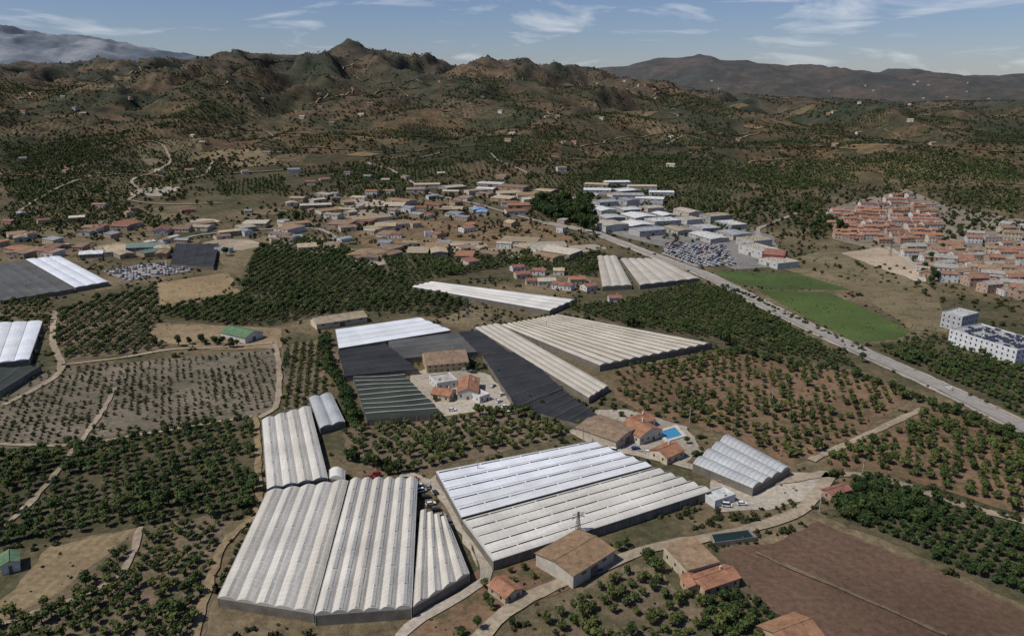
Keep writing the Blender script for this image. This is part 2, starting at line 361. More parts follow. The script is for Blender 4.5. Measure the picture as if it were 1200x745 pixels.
# ------------------------------------------------------------------ buildings
GLASS=plain("window_glass",(.03,.035,.04),.2,.1,.5); DOORM=plain("door_paint",(.16,.13,.10)); SOLAR=plain("solar_panel",(.03,.035,.055),.35,.1,.5)
def wmat(c): 
    k="wall_%d_%d_%d"%tuple(int(x*100) for x in c); return plain(k,c,.9,.25)
def tile(c):
    k="roof_%d_%d_%d"%tuple(int(x*20) for x in c)
    if k in _mc: return _mc[k]
    s=NT(k); n=s.noise(s.pos,.3,4,.72); n2=s.noise(s.pos,3.0,1,.7)
    b=s.mix(1,s.ramp(n,[(.3,sc(c,.62)),(.5,c),(.7,sc(c,1.3))]),s.ramp(n2,[(.3,.7),(.7,1.2)]),'MULTIPLY')
    s.col(b); s.b.inputs["Roughness"].default_value=.85; _mc[k]=s.m; return s.m
def building(name,x,y,w,d,h,yaw,roof='gable',wc=(.6,.57,.5),rc=(.34,.17,.10),rise=None,floors=1,win=True,z=None,extra=None):
    if z is None: z=ground(x,y)
    mb=MB(); rise=rise if rise is not None else min(w,d)*.18
    X,Y=w/2,d/2
    mb.box(-X,X,-Y,Y,-3 if y>760 else -.2,h,0)
    if roof=='gable':
        along=w>=d
        def T(a,b,c): return (a,b,c) if along else (b,a,c)
        LX,LY=(X,Y) if along else (Y,X); o=.45
        for sgn in (1,-1):
            e=[T(-LX-o,sgn*(LY+o),h-.05-rise*o/LY),T(LX+o,sgn*(LY+o),h-.05-rise*o/LY),T(LX+o,0,h+rise+.02),T(-LX-o,0,h+rise+.02)]
            mb.face([(a,b,c+.18) for a,b,c in e],1); mb.face(e,1)
            mb.face([e[0],e[1],(e[1][0],e[1][1],e[1][2]+.18),(e[0][0],e[0][1],e[0][2]+.18)],1)
            mb.face([T(sgn*LX,-LY,h),T(sgn*LX,LY,h),T(sgn*LX,0,h+rise)],0)
            for q in (0,1):
                a,b=(e[0],e[3]) if q==0 else (e[1],e[2]); mb.face([a,b,(b[0],b[1],b[2]+.18),(a[0],a[1],a[2]+.18)],1)
        mb.beam(T(-LX-o,0,h+rise+.22),T(LX+o,0,h+rise+.22),.28,1)
        if extra=='skylight':
            for k in range(-int(LX/8),int(LX/8)+1):
                for sgn in (1,-1):
                    f0,f1=.2,.8; cx=k*8
                    p=[T(cx-.5,sgn*LY*f1,h+rise*(1-f1)+.2),T(cx+.5,sgn*LY*f1,h+rise*(1-f1)+.2),T(cx+.5,sgn*LY*f0,h+rise*(1-f0)+.2),T(cx-.5,sgn*LY*f0,h+rise*(1-f0)+.2)]
                    mb.face(p,5)
        elif extra!='plain' and h<9:
            mb.box(X*.4,X*.4+.8,Y*.2,Y*.2+.8,h,h+rise+1.0,0)
    elif roof=='shed':
        o=.4
        e=[(-X-o,-Y-o,h+.05),(X+o,-Y-o,h+.05),(X+o,Y+o,h+rise+.05),(-X-o,Y+o,h+rise+.05)]
        mb.face([(a,b,c+.2) for a,b,c in e],1)
        for i in range(4):
            a,b=e[i],e[(i+1)%4]; mb.face([a,b,(b[0],b[1],b[2]+.2),(a[0],a[1],a[2]+.2)],1)
        mb.face([(-X,-Y,h),(-X,Y,h),(-X,Y,h+rise)],0); mb.face([(X,-Y,h),(X,Y,h),(X,Y,h+rise)],0); mb.face([(-X,Y,h),(X,Y,h),(X,Y,h+rise),(-X,Y,h+rise)],0)
    else:
        mb.box(-X+.3,X-.3,-Y+.3,Y-.3,h,h+.06,1)
        for a in ((-X-.03,X+.03,-Y-.03,-Y+.3),(-X-.03,X+.03,Y-.3,Y+.03),(-X-.03,-X+.3,-Y+.3,Y-.3),(X-.3,X+.03,-Y+.3,Y-.3)): mb.box(*a,h,h+.7,0)
        for k in range(int(w*d/90)+1):
            ax=random.uniform(-X*.7,X*.7);ay=random.uniform(-Y*.7,Y*.7); mb.box(ax-.6,ax+.6,ay-.5,ay+.5,h+.06,h+1.1,5)
    if win:
        fh=h/floors
        for fl in range(floors):
            zz=fl*fh+fh*.38; hh=min(1.3,fh*.4)
            for sgn in (1,-1):
                n=max(1,int(w/3.6))
                for k in range(n):
                    cx=-X+w*(k+.5)/n
                    if fl==0 and k==n//2 and sgn==-1: mb.box(cx-.7,cx+.7,-Y-.06,-Y+.02,0,2.2,3); continue
                    a,b=(Y-.02,Y+.05) if sgn>0 else (-Y-.05,-Y+.02)
                    mb.box(cx-.55,cx+.55,a,b,zz,zz+hh,2,True); mb.box(cx-.7,cx+.7,a-.04 if sgn<0 else a,b+.04 if sgn>0 else b,zz-.15,zz-.01,0,True)
                n=max(1,int(d/4.2))
                for k in range(n):
                    cy=-Y+d*(k+.5)/n; a,b=(X-.02,X+.05) if sgn>0 else (-X-.05,-X+.02)
                    mb.box(a,b,cy-.5,cy+.5,zz,zz+hh,2,True)
    else:
        dw=min(4,w*.2); mb.box(-dw/2,dw/2,-Y-.06,-Y+.02,0,min(4,h*.75),3)
        n=max(1,int(w/9))
        for k in range(n):
            cx=-X+w*(k+.5)/n; mb.box(cx-1.2,cx+1.2,Y-.02,Y+.05,h*.62,h*.62+.9,2,True)
            if abs(cx)>dw: mb.box(cx-1.2,cx+1.2,-Y-.05,-Y+.02,h*.62,h*.62+.9,2,True)
    if extra=='solar':
        ny=int(d/3.2);nx=int(w/5)
        for i in range(nx):
            for j in range(ny):
                ax=-X+2+i*5; ay=-Y+1.5+j*3.2
                if ax+4>X-1 or ay+2>Y-1 or random.random()<.45: continue
                mb.face([(ax,ay,h+.5),(ax+4,ay,h+.5),(ax+4,ay+1.8,h+1.1),(ax,ay+1.8,h+1.1)],4); mb.box(ax+.1,ax+3.9,ay+1.7,ay+1.78,h+.06,h+1.05,0)
    c,s=math.cos(yaw),math.sin(yaw)
    BLOCK.append([(x+c*a-s*b,y+s*a+c*b) for a,b in ((-X-1,-Y-1),(X+1,-Y-1),(X+1,Y+1),(-X-1,Y+1))])
    return mb.obj(name,[wmat(wc),tile(rc),GLASS,DOORM,SOLAR,wmat((.5,.51,.51))],(x,y,z),yaw)
def bl(name,A,B,D,h,**k):
    a=np.array(P(*A,h));b=np.array(P(*B,h));d=np.array(P(*D,h)); e=b-a; w=np.linalg.norm(e); e/=w; n=np.array([-e[1],e[0]]); dep=np.dot(d-a,n)
    c=a+e*w/2+n*dep/2; return building(name,c[0],c[1],w,abs(dep),h,math.atan2(e[1],e[0]),**k)
def bc(name,u,v,w,d,h,yaw,**k):
    x,y=P(u,v,h*.6); return building(name,x,y,w,d,h,math.radians(yaw),**k)
TC=(.30,.15,.09); BR=(.25,.17,.12); WH=(.58,.58,.56); GR=(.25,.26,.26); OC=(.40,.32,.21); CR=(.45,.40,.31)
# ------------------------------------------------------------------ tree prototypes
def lump(mb,c,r,mi,seedv,nu=7,nv=5,jit=.25):
    R=random.Random(seedv); pts=[]
    for j in range(nv+1):
        ph=math.pi*j/nv; row=[]
        for i in range(nu):
            th=2*math.pi*i/nu+ j*.4; k=1+R.uniform(-jit,jit)
            row.append((c[0]+r[0]*k*math.sin(ph)*math.cos(th),c[1]+r[1]*k*math.sin(ph)*math.sin(th),c[2]+r[2]*k*math.cos(ph)))
        if j in(0,nv): row=[(c[0],c[1],c[2]+r[2]*math.cos(ph))]*nu
        pts.append(row)
    for j in range(nv):
        for i in range(nu):
            a,b,cc,d=pts[j][i],pts[j+1][i],pts[j+1][(i+1)%nu],pts[j][(i+1)%nu]
            if j==0: mb.face([a,b,cc],mi)
            elif j==nv-1: mb.face([a,b,d],mi)
            else: mb.face([a,b,cc,d],mi)
def tree_proto(name,seed,leaf,bark,R=2.4,H=4.2,lobes=7,nq=190,qs=.62,base=.25,flat=1.0):
    r=random.Random(seed); mb=MB(); th=H*.35
    def taper(p,q,a,b):
        p=Vector(p);q=Vector(q);d=(q-p).normalized();x=d.cross(Vector((.3,1,.1))).normalized();yv=d.cross(x)
        for i in range(5):
            t0=i*math.pi/2.5;t1=t0+math.pi/2.5
            mb.face([tuple(p+(x*math.cos(t0)+yv*math.sin(t0))*a),tuple(p+(x*math.cos(t1)+yv*math.sin(t1))*a),tuple(q+(x*math.cos(t1)+yv*math.sin(t1))*b),tuple(q+(x*math.cos(t0)+yv*math.sin(t0))*b)],1)
    taper((0,0,-.1),(r.uniform(-.1,.1),0,th),R*.09,R*.06)
    L=[]
    for k in range(lobes):
        a=k*2.4+r.uniform(-.4,.4); rr=R*.55*math.sqrt((k+.3)/lobes); zz=H*(base+.2)+ (H*(1-base)-H*.35)*r.uniform(0,1)*(1-.4*rr/R)
        c=(rr*math.cos(a),rr*math.sin(a),zz); s=R*r.uniform(.34,.56); L.append((c,s))
        if nq>60: taper((0,0,th*.8),c,R*.045,R*.015)
        lump(mb,c,(s*.72,s*.72,s*.62*flat),0,seed*31+k,6,4,.25)
    for k in range(nq):
        c,s=r.choice(L); d=Vector((r.gauss(0,1),r.gauss(0,1),r.gauss(.25,1))).normalized(); p=Vector(c)+Vector((d.x*s,d.y*s,d.z*s*.85*flat))*r.uniform(.75,1.2)
        if p.z<H*base*.5: p.z=H*base*.5+r.random()*.3
        n=(d+Vector((r.gauss(0,.5),r.gauss(0,.5),r.gauss(0,.5)))).normalized(); x=n.cross(Vector((r.random(),r.random(),r.random()))).normalized(); yv=n.cross(x); q=qs*r.uniform(.6,1.25)
        mb.face([tuple(p+x*q*.6),tuple(p+yv*q*.45),tuple(p-x*q*.6),tuple(p-yv*q*.45)],0)
    return bpy.data.objects.new(name,mb.mesh(name,[leaf,bark]))
BARK=plain("bark",(.10,.075,.05)); 
L_BROAD=leafmat("leaf_mango",(.068,.090,.029)); L_DARK=leafmat("leaf_citrus",(.037,.061,.020),.3); L_SCRUB=leafmat("leaf_scrub",(.044,.052,.024),.4)
L_YOUNG=leafmat("leaf_young",(.080,.091,.037),.4); L_GRN=leafmat("leaf_avocado",(.053,.078,.026),.35)
def coll(name,objs):
    c=bpy.data.collections.new(name)
    for o in objs: c.objects.link(o)
    return c
KIND={}
def mk(k,n,leaf,**a): KIND[k]=(coll(k+"_variants",[tree_proto("%s_variant_%d"%(k,i),100*len(KIND)+i+1,leaf,BARK,**a) for i in range(n)]),n)
mk('mango',6,L_BROAD); mk('citrus',5,L_DARK); mk('avocado',5,L_GRN,R=2.6,H=4.6)
mk('young',3,L_YOUNG,R=1.3,H=2.0,nq=70,lobes=4,qs=.5,base=.1)
mk('tall',4,L_DARK,R=3.6,H=9.5,nq=400,lobes=11,qs=.9,base=.2)
mk('shrub',5,L_SCRUB,R=1.6,H=1.6,nq=46,lobes=3,qs=.7,base=.05)
mk('far',4,L_SCRUB,R=3.3,H=4.6,nq=14,lobes=3,qs=1.8,base=.0)
mk('fargreen',4,L_GRN,R=3.0,H=4.2,nq=14,lobes=3,qs=1.8,base=.0)
_gn={}
def gnode(key,c):
    if key in _gn: return _gn[key]
    g=bpy.data.node_groups.new("scatter_"+key,'GeometryNodeTree')
    g.interface.new_socket("Geometry",in_out='INPUT',socket_type='NodeSocketGeometry'); g.interface.new_socket("Geometry",in_out='OUTPUT',socket_type='NodeSocketGeometry')
    n=g.nodes; l=g.links; i=n.new("NodeGroupInput"); o=n.new("NodeGroupOutput"); ip=n.new("GeometryNodeInstanceOnPoints"); ci=n.new("GeometryNodeCollectionInfo")
    ci.inputs["Collection"].default_value=c; ci.inputs["Separate Children"].default_value=True; ci.inputs["Reset Children"].default_value=True
    def na(nm,t):
        a=n.new("GeometryNodeInputNamedAttribute"); a.data_type=t; a.inputs["Name"].default_value=nm; return a.outputs["Attribute"]
    ip.inputs["Pick Instance"].default_value=True
    l.new(i.outputs[0],ip.inputs["Points"]); l.new(ci.outputs[0],ip.inputs["Instance"]); l.new(na("idx",'INT'),ip.inputs["Instance Index"])
    l.new(na("scl",'FLOAT_VECTOR'),ip.inputs["Scale"]); l.new(na("rot",'FLOAT_VECTOR'),ip.inputs["Rotation"]); l.new(ip.outputs[0],o.inputs[0]); _gn[key]=g; return g
NT_COUNT=[0]
def scatter(name,kind,x,y,s,z=None,zs=None,yaw=None):
    if len(x)==0: return
    c,n=KIND[kind]; N=len(x); NT_COUNT[0]+=N
    if z is None: z=np.where(y>760,hgt(x,y),0.0)
    me=bpy.data.meshes.new(name); me.vertices.add(N); me.vertices.foreach_set("co",np.stack([x,y,z],1).ravel())
    a=me.attributes.new("idx",'INT','POINT'); a.data.foreach_set("value",rng.integers(0,n,N).astype(np.int32))
    zs=s*rng.uniform(.75,1.25,N) if zs is None else zs
    a=me.attributes.new("scl",'FLOAT_VECTOR','POINT'); a.data.foreach_set("vector",np.stack([s*rng.uniform(.85,1.15,N),s,zs],1).ravel())
    yw=rng.uniform(0,6.28,N) if yaw is None else yaw
    a=me.attributes.new("rot",'FLOAT_VECTOR','POINT'); a.data.foreach_set("vector",np.stack([0*yw,0*yw,yw],1).ravel())
    me.update(); o=bpy.data.objects.new(name,me); COL.objects.link(o); m=o.modifiers.new("scatter",'NODES'); m.node_group=gnode(kind,c); return o
def free(x,y,polys):
    k=np.ones(x.shape,bool)
    for p in polys:
        A=np.array([q[:2] for q in p]); 
        near=(x>A[:,0].min())&(x<A[:,0].max())&(y>A[:,1].min())&(y<A[:,1].max())&k
        if near.any():
            ii=np.where(near)[0]; k[ii[inpoly(x[ii],y[ii],p)]]=False
    return k
def orchard(name,px,kind,row=6,along=5,size=1.0,dir=None,keep=.94,jit=.5,var=.22,patch=0,world=None,ang=None):
    pts=[G(u,v)[:2] for u,v in px] if world is None else world; A=np.array(pts); c=A.mean(0); Rm=np.abs(A-c).max()*1.5
    a=ang if ang is not None else (wang(*dir) if dir else .3)
    I,J=np.meshgrid(np.arange(-Rm,Rm,along),np.arange(-Rm,Rm,row)); I=I.ravel()+rng.normal(0,jit,I.size);J=J.ravel()+rng.normal(0,jit*.6,J.size)
    x=c[0]+I*math.cos(a)-J*math.sin(a); y=c[1]+I*math.sin(a)+J*math.cos(a)
    k=inpoly(x,y,pts)&(rng.random(x.size)<keep); x=x[k];y=y[k]
    if patch: 
        n=pn(x/30,y/30,77); k=n>-.6+patch*.5+rng.normal(0,.15,x.size); x=x[k];y=y[k]
    k=free(x,y,BLOCK); x=x[k];y=y[k]
    s=size*np.clip(rng.normal(1,var,x.size),.4,1.6)*(1+.25*pn(x/40,y/40,5)); return scatter(name,kind,x,y,s)
# ================================================================== BUILD
S_BR=soil("orchard_soil_brown",(.165,.123,.082),.35); S_GR=soil("field_soil_grey",(.16,.132,.098),.28,rowdir=wang((100,500),(300,470)),spacing=5,rows=.12)
S_RED=soil("orchard_soil_red",(.18,.114,.070),.32); S_TAN=soil("dry_field_tan",(.24,.18,.103),.22,(.10,.095,.045),rowdir=wang((20,700),(110,630)),spacing=4,rows=.15)
S_PL=soil("ploughed_soil",(.118,.074,.050),.1,(.095,.075,.043),rowdir=wang((960,610),(1200,715)),spacing=5.0,rows=.08)
S_GRASS=soil("green_crop",(.065,.095,.030),.3,(.05,.07,.026)); S_DRY=soil("dry_grass",(.175,.138,.08),.35,(.085,.082,.042)); S_DK=soil("weedy_orchard_floor",(.10,.08,.048),.45,(.042,.050,.023))  # orchard floor is dark soil with dense dark green weeds
S_OL=soil("terrace_soil",(.14,.10,.06),.38)
field("ploughed_field",[(842,650),(862,640),(905,637),(958,610),(1080,660),(1200,716),(1230,800),(930,800),(905,715)],S_PL)
field("dry_field",[(18,690),(58,640),(165,618),(140,675),(60,712),(0,730),(-40,740)],S_TAN)
field("young_orchard_soil",[(-120,560),(-60,455),(75,432),(326,408),(328,470),(312,488),(200,505),(85,522),(-30,528)],S_GR)
field("orchard_soil",[(-150,640),(-100,540),(40,522),(296,490),(303,600),(200,612),(60,635),(-60,650)],S_DK)
field("orchard_soil",[(-80,760),(60,700),(165,618),(262,600),(252,690),(225,790),(-20,800)],S_BR)
field("orchard_soil",[(65,365),(180,335),(188,372),(172,400),(200,409),(66,424)],S_BR)
field("dry_field",[(185,332),(268,319),(281,342),(186,358)],soil("dry_field_ochre",(.26,.19,.105),.2,(.12,.1,.05)))
field("orchard_soil",[(190,362),(282,345),(300,292),(345,280),(395,283),(450,320),(555,358),(520,372),(430,367),(370,372),(310,385),(262,382),(178,372)],S_DK)
field("orchard_soil",[(331,406),(372,398),(380,440),(395,478),(345,478),(333,480)],S_BR)
field("orchard_soil",[(402,505),(430,498),(520,490),(600,478),(650,494),(672,510),(512,548),(478,556),(440,556),(410,540)],S_BR)
field("orchard_soil",[(720,440),(842,410),(1010,440),(1075,462),(1000,512),(950,535),(928,545),(850,508),(800,500),(745,480),(720,466)],S_RED)
field("crop_field",[(660,362),(745,350),(810,330),(850,336),(1016,436),(880,412),(836,400),(738,382)],S_DK)
field("green_field",[(832,317),(960,322),(995,340),(905,338),(868,334)],S_GRASS)
field("green_field",[(885,338),(975,344),(1068,388),(1050,398),(1003,401),(930,364)],soil("green_meadow",(.07,.105,.03),.3,(.08,.09,.038)))
field("dry_slope",[(960,295),(1060,310),(1100,345),(1110,390),(1068,386),(1000,340),(900,310)],S_DRY)
field("orchard_soil",[(1018,404),(1105,395),(1200,430),(1320,460),(1320,540),(1200,490)],S_DK)
field("orchard_soil",[(960,545),(1010,512),(1095,470),(1250,535),(1280,640),(1180,598),(1040,555)],S_RED)
field("orchard_soil",[(968,606),(1000,560),(1040,560),(1200,618),(1300,650),(1320,740),(1200,708),(1060,642)],S_DK)
field("orchard_soil",[(650,705),(705,680),(760,648),(790,690),(860,720),(915,730),(920,800),(655,800)],S_BR)
field("orchard_soil",[(575,690),(660,665),(668,690),(600,715)],S_RED)
field("dry_field",[(560,668),(600,655),(672,652),(640,690),(560,745),(470,790),(460,745)],S_RED)
field("farmyard",[(500,565),(512,555),(545,615),(560,665),(530,610)],DIRT2,block=True)
field("farmyard",[(484,437),(520,425),(575,440),(605,478),(560,482),(520,488),(500,470),(475,455)],DIRT2)
field("farmyard",[(695,480),(735,480),(805,500),(822,530),(800,545),(760,530),(712,525)],DIRT2)
field("farmyard",[(835,560),(975,552),(965,580),(900,598),(845,600),(830,580)],DIRT2)
field("dry_field",[(170,378),(330,385),(330,408),(250,410),(185,400)],soil("ochre_ground",(.27,.20,.12),.25,(.12,.1,.05)))
field("dry_field",[(250,278),(345,278),(300,292),(282,325),(262,318)],S_DRY)
field("orchard_soil",[(0,356),(60,347),(62,378),(40,420),(0,430)],S_BR)
field("dry_field",[(395,258),(640,258),(690,290),(520,300),(430,292)],soil("dry_field_red",(.19,.127,.074),.32))
field("orchard_soil",[(440,300),(520,296),(710,298),(700,325),(640,320),(480,333)],S_DK)
IND=[(685,262),(705,238),(765,238),(835,258),(905,276),(922,312),(862,316),(790,292),(735,280)]
field("industrial_yard",IND,soil("yard_concrete",(.20,.19,.17),.15))
field("farmyard",[(400,298),(480,305),(400,318)],DIRT2)
field("town_ground",[(970,245),(1060,220),(1120,245),(1230,262),(1230,345),(1100,330),(1060,300),(980,282)],soil("town_ground",(.22,.185,.14),.25))
field("excavated_earth",[(985,297),(1030,290),(1065,300),(1078,330),(1040,318)],soil("bare_earth",(.38,.30,.21),.05))
field("terraced_field",[(155,172),(235,162),(240,185),(175,195)],S_DRY)
field("terraced_field",[(405,208),(490,203),(480,228),(410,232)],S_DK)
field("terraced_field",[(860,190),(980,180),(1010,215),(900,232)],S_OL)
field("terraced_field",[(1020,190),(1180,185),(1200,220),(1040,222)],S_OL)
field("dry_field",[(235,178),(300,172),(330,192),(270,198)],soil("dry_field_dull",(.19,.14,.083),.28))
for i in range(26):
    g=G(random.uniform(10,690),random.uniform(222,300)); R0=random.uniform(14,38); n=7
    field("farmyard",None,random.choice([DIRT,DIRT2,S_DRY,S_DRY]),2.5,world=[(g[0]+R0*1.3*random.uniform(.6,1.2)*math.cos(k*6.283/n),g[1]+R0*random.uniform(.6,1.2)*math.sin(k*6.283/n)) for k in range(n)],reg=False)
for i in range(26):
    y0=random.uniform(1300,3000); x0=random.uniform(-.62,.62)*y0; R0=random.uniform(18,52); n=9
    field("bare_hillside",None,random.choice([soil("hill_ochre",(.20,.135,.075),.3),S_OL,S_DRY]),5,world=[(x0+R0*1.5*random.uniform(.5,1.2)*math.cos(k*6.283/n),y0+R0*random.uniform(.5,1.2)*math.sin(k*6.283/n)) for k in range(n)],reg=False,zoff=.9)
# roads
C=road("main_road",[(640,262),(690,272),(735,288),(780,305),(830,324),(900,360),(1000,408),(1100,453),(1200,502),(1290,545)],9.5,ASPH,.62,0,5)
mb=MB()
for o0,o1 in ((4.5,4.35),(-4.35,-4.5)): ribbon(mb,C,o0,o1,.64)
for i in range(0,len(C)-1,2): ribbon(mb,C,.07,-.07,.64,0,i,i+1)
mb.obj("road_markings",[PAINT])
mb=MB(); ribbon(mb,C,8.2,4.75,.50,0,wob=.7); ribbon(mb,C,-4.75,-8.2,.50,0,wob=.7); mb.obj("road_shoulder",[DIRT2])
BLOCK.append([tuple(p) for p in C+np.array([4,7])]+[tuple(p) for p in (C+np.array([-4,-7]))[::-1]])
mb=MB()
for sd in (5.2,-5.2):
    T=np.gradient(C,axis=0);T/=np.linalg.norm(T,axis=1)[:,None];N=np.stack([-T[:,1],T[:,0]],1);Q=C+N*sd
    for i in range(len(Q)-1):
        if Q[i][1]>740: continue
        mb.beam((*Q[i],1.1),(*Q[i+1],1.1),.2); mb.box(Q[i][0]-.07,Q[i][0]+.07,Q[i][1]-.07,Q[i][1]+.07,.4,1.2)
mb.obj("guard_rail",[STEEL])
road("dirt_road",[(520,800),(568,742),(620,700),(700,668),(755,645),(815,633),(870,622),(935,600),(960,575),(975,556)],5.5,DIRT)
road("dirt_road",[(830,556),(880,568),(930,562),(975,556),(1040,563),(1120,590),(1210,615),(1300,645)],5,DIRT)
road("dirt_track",[(950,540),(1005,515),(1080,480)],4,DIRT)
road("dirt_track",[(322,402),(327,430),(326,470),(318,482),(303,490)],3.2,DIRT)
road("dirt_track",[(300,488),(303,560),(300,600),(262,640),(235,720),(215,800)],3.2,S_TAN)
road("dirt_track",[(-40,520),(85,522),(150,512),(296,488)],2.6,DIRT)
road("dirt_track",[(-20,640),(40,585),(85,530),(115,490),(135,455)],2.6,DIRT)
road("dirt_track",[(5,475),(60,445),(72,428),(62,400),(64,365)],4,DIRT)
road("dirt_track",[(72,428),(140,420),(200,410),(250,408),(322,402)],3,DIRT)
road("dirt_track",[(165,618),(140,675),(60,712),(-40,745)],2.4,DIRT)
road("dirt_track",[(885,648),(960,680),(1110,745)],1.6,S_BR)
road("access_road",[(500,800),(470,745),(555,690),(570,670),(545,612),(500,565),(470,556)],4.0,DIRT2)
road("access_road",[(668,505),(700,520),(735,530),(800,545),(835,556)],5,DIRT2)
road("village_road",[(400,285),(382,272),(360,268),(300,270),(240,275),(215,280)],6,ASPH)
road("village_road",[(430,190),(470,205),(500,225),(560,240),(640,262)],6,ASPH)
road("village_road",[(895,285),(888,270),(905,262),(935,250)],6,ASPH)
road("village_road",[(1040,290),(1070,310),(1080,330),(1060,322)],7,DIRT2)
road("dirt_road",[(150,235),(165,225),(155,212),(185,200),(200,190),(192,172),(160,168)],5,DIRT,.9)
road("dirt_road",[(150,235),(200,240),(260,238)],5,DIRT)
for pth in ([(430,190),(470,184),(520,178)],[(575,180),(600,195),(620,205)],[(20,250),(60,225),(110,205)],[(780,170),(800,160),(830,165)],[(1030,150),(1080,160),(1140,158),(1200,165)],[(200,215),(240,205),(250,190)]):
    road("hill_track",pth,4,DIRT,.9)
mb=MB()
for i in range(44):
    y0=random.uniform(1350,3400); x0=random.uniform(-.62,.62)*y0; a=random.uniform(-.5,.5); p=[(x0,y0)]
    for k in range(random.randint(14,40)):
        a+=random.uniform(-.45,.45); q=p[-1]
        hh=hgt(np.array([q[0]+15,q[0]-15,q[0],q[0]]),np.array([q[1],q[1],q[1]+15,q[1]-15])); gx=hh[0]-hh[1]; gy=hh[2]-hh[3]
        c=math.atan2(-gx,gy) if abs(gx)+abs(gy)>.5 else a
        c=c if math.cos(c-a)>0 else c+math.pi
        a=a+.6*math.atan2(math.sin(c-a),math.cos(c-a)); p.append((q[0]+22*math.cos(a),q[1]+22*math.sin(a)))
    ribbon(mb,resample(p,10),2.2,-2.2,1.2,0,wob=.4)
mb.obj("hill_tracks",[soil("hill_track_earth",(.26,.19,.12),.08)])
# greenhouses
greenhouse("plastic_greenhouse",[(255,700),(367,718),(408,563),(313,576)],5,3.8,1.1,PL_CREAM)
greenhouse("plastic_greenhouse",[(313,573),(384,560),(363,476),(307,492)],4,3.8,1.0,PL_CREAM)
greenhouse("plastic_greenhouse",[(369,720),(482,712),(489,561),(411,562)],6,4.4,1.35,PL_CREAM)
greenhouse("plastic_greenhouse",[(484,711),(550,672),(524,608),(493,598)],4,3.9,1.0,PL_CREAM)
greenhouse("plastic_greenhouse",[(386,560),(404,562),(404,551),(386,550)],1,3.5,1.8,PL_PALE,vent=False)
greenhouse("plastic_greenhouse",[(541,606),(511,552),(692,517),(764,546)],5,4.2,1.15,PL_WHITE,style='gable')
greenhouse("plastic_greenhouse",[(578,657),(542,609),(766,548),(833,575)],5,4.2,1.2,PL_PALE)
greenhouse("plastic_greenhouse",[(882,572),(926,548),(853,509),(812,543)],4,4.0,1.4,PL_GREY,vent=False)
greenhouse("plastic_greenhouse",[(703,428),(835,402),(655,369),(588,381)],12,4.2,1.0,PL_TAN)
greenhouse("plastic_greenhouse",[(690,466),(713,452),(584,379),(556,384)],4,3.6,.7,PL_TAN,vent=False)
greenhouse("shade_net_house",[(397,408),(393,386),(490,372),(528,387)],4,4,.7,PL_WHITE,vent=False)
CAB=plain("net_cable_seam",(.10,.10,.10))
N_=dict(vent=False,style='sin',gut=True,gm=CAB,gw=.12,gz=.3)
greenhouse("shade_net_house",[(404,440),(396,411),(452,402),(490,432)],5,3.9,.5,NET_BLACK,**N_)
greenhouse("shade_net_house",[(470,420),(455,400),(535,389),(560,412)],5,3.6,.5,NET_GREY,**N_)
greenhouse("shade_net_house",[(560,412),(537,389),(562,387),(597,412)],4,3.8,.5,NET_BLACK,**N_)
greenhouse("shade_net_house",[(605,476),(565,415),(612,412),(660,455)],6,3.6,.5,NET_BLACK,**N_)
greenhouse("shade_net_house",[(682,496),(607,477),(658,455),(700,485)],5,3.4,.5,NET_BLACK,**N_)
greenhouse("shade_net_house",[(430,492),(414,443),(474,440),(517,484)],9,3.6,.9,NET_GREEN,vent=False,style='saw',gm=plain("pale_film_edge",(.42,.43,.36)),gw=.34,sag=.14,gz=1.2,gs=-.15)
greenhouse("plastic_greenhouse",[(375,502),(404,494),(388,461),(362,466)],2,3.5,1.0,PL_GREY,vent=False)
greenhouse("plastic_greenhouse",[(644,364),(674,351),(508,330),(483,336)],4,4,.8,PL_PALE,vent=False)
greenhouse("plastic_greenhouse",[(706,336),(740,334),(722,300),(700,300)],3,4,.8,PL_TAN,vent=False)
greenhouse("plastic_greenhouse",[(750,334),(820,326),(772,303),(727,303)],5,4,.8,PL_TAN,vent=False)
greenhouse("plastic_greenhouse",[(88,337),(127,330),(70,300),(30,304)],3,4,.6,PL_WHITE,vent=False)
greenhouse("shade_net_house",[(0,352),(86,338),(30,305),(-60,314)],6,4,.4,NET_GREY,**N_)
greenhouse("plastic_greenhouse",[(-60,432),(34,421),(50,376),(-40,380)],5,4,.7,PL_WHITE,vent=False)
greenhouse("shade_net_house",[(-60,465),(0,458),(48,428),(-20,432)],3,4,.4,NET_GREEN,**N_)
greenhouse("shade_net_house",[(200,309),(250,312),(256,284),(206,285)],4,4,.3,NET_BLACK,**N_)
# near buildings
bl("farm_warehouse",(672,674),(720,644),(640,641),5.5,roof='gable',wc=(.5,.45,.36),rc=(.24,.16,.095),win=False,extra='plain',rise=1.3)
bl("farm_hut",(592,700),(612,689),(570,686),3,wc=(.45,.38,.28),rc=TC,extra='plain')
bl("farm_building",(806,668),(842,658),(783,640),5,roof='shed',wc=(.5,.42,.3),rc=(.27,.185,.115),rise=1.0)
bl("farm_house",(826,690),(867,676),(815,672),4,wc=(.5,.38,.25),rc=TC)
bl("farm_shed",(806,688),(824,686),(800,674),3.5,wc=(.5,.38,.25),rc=TC,extra='plain')
bl("farm_shed",(925,765),(968,748),(912,724),4,wc=(.45,.33,.22),rc=(.28,.155,.09),extra='plain')
bl("farm_barn",(722,517),(749,501),(701,487),5,roof='gable',wc=(.5,.42,.32),rc=(.24,.17,.115),win=False,extra='plain',rise=1.5)
bl("country_house",(750,512),(776,503),(738,495),4.5,wc=(.6,.55,.45),rc=TC)
bl("country_house",(748,497),(768,491),(742,487),4,wc=(.65,.6,.52),rc=TC)
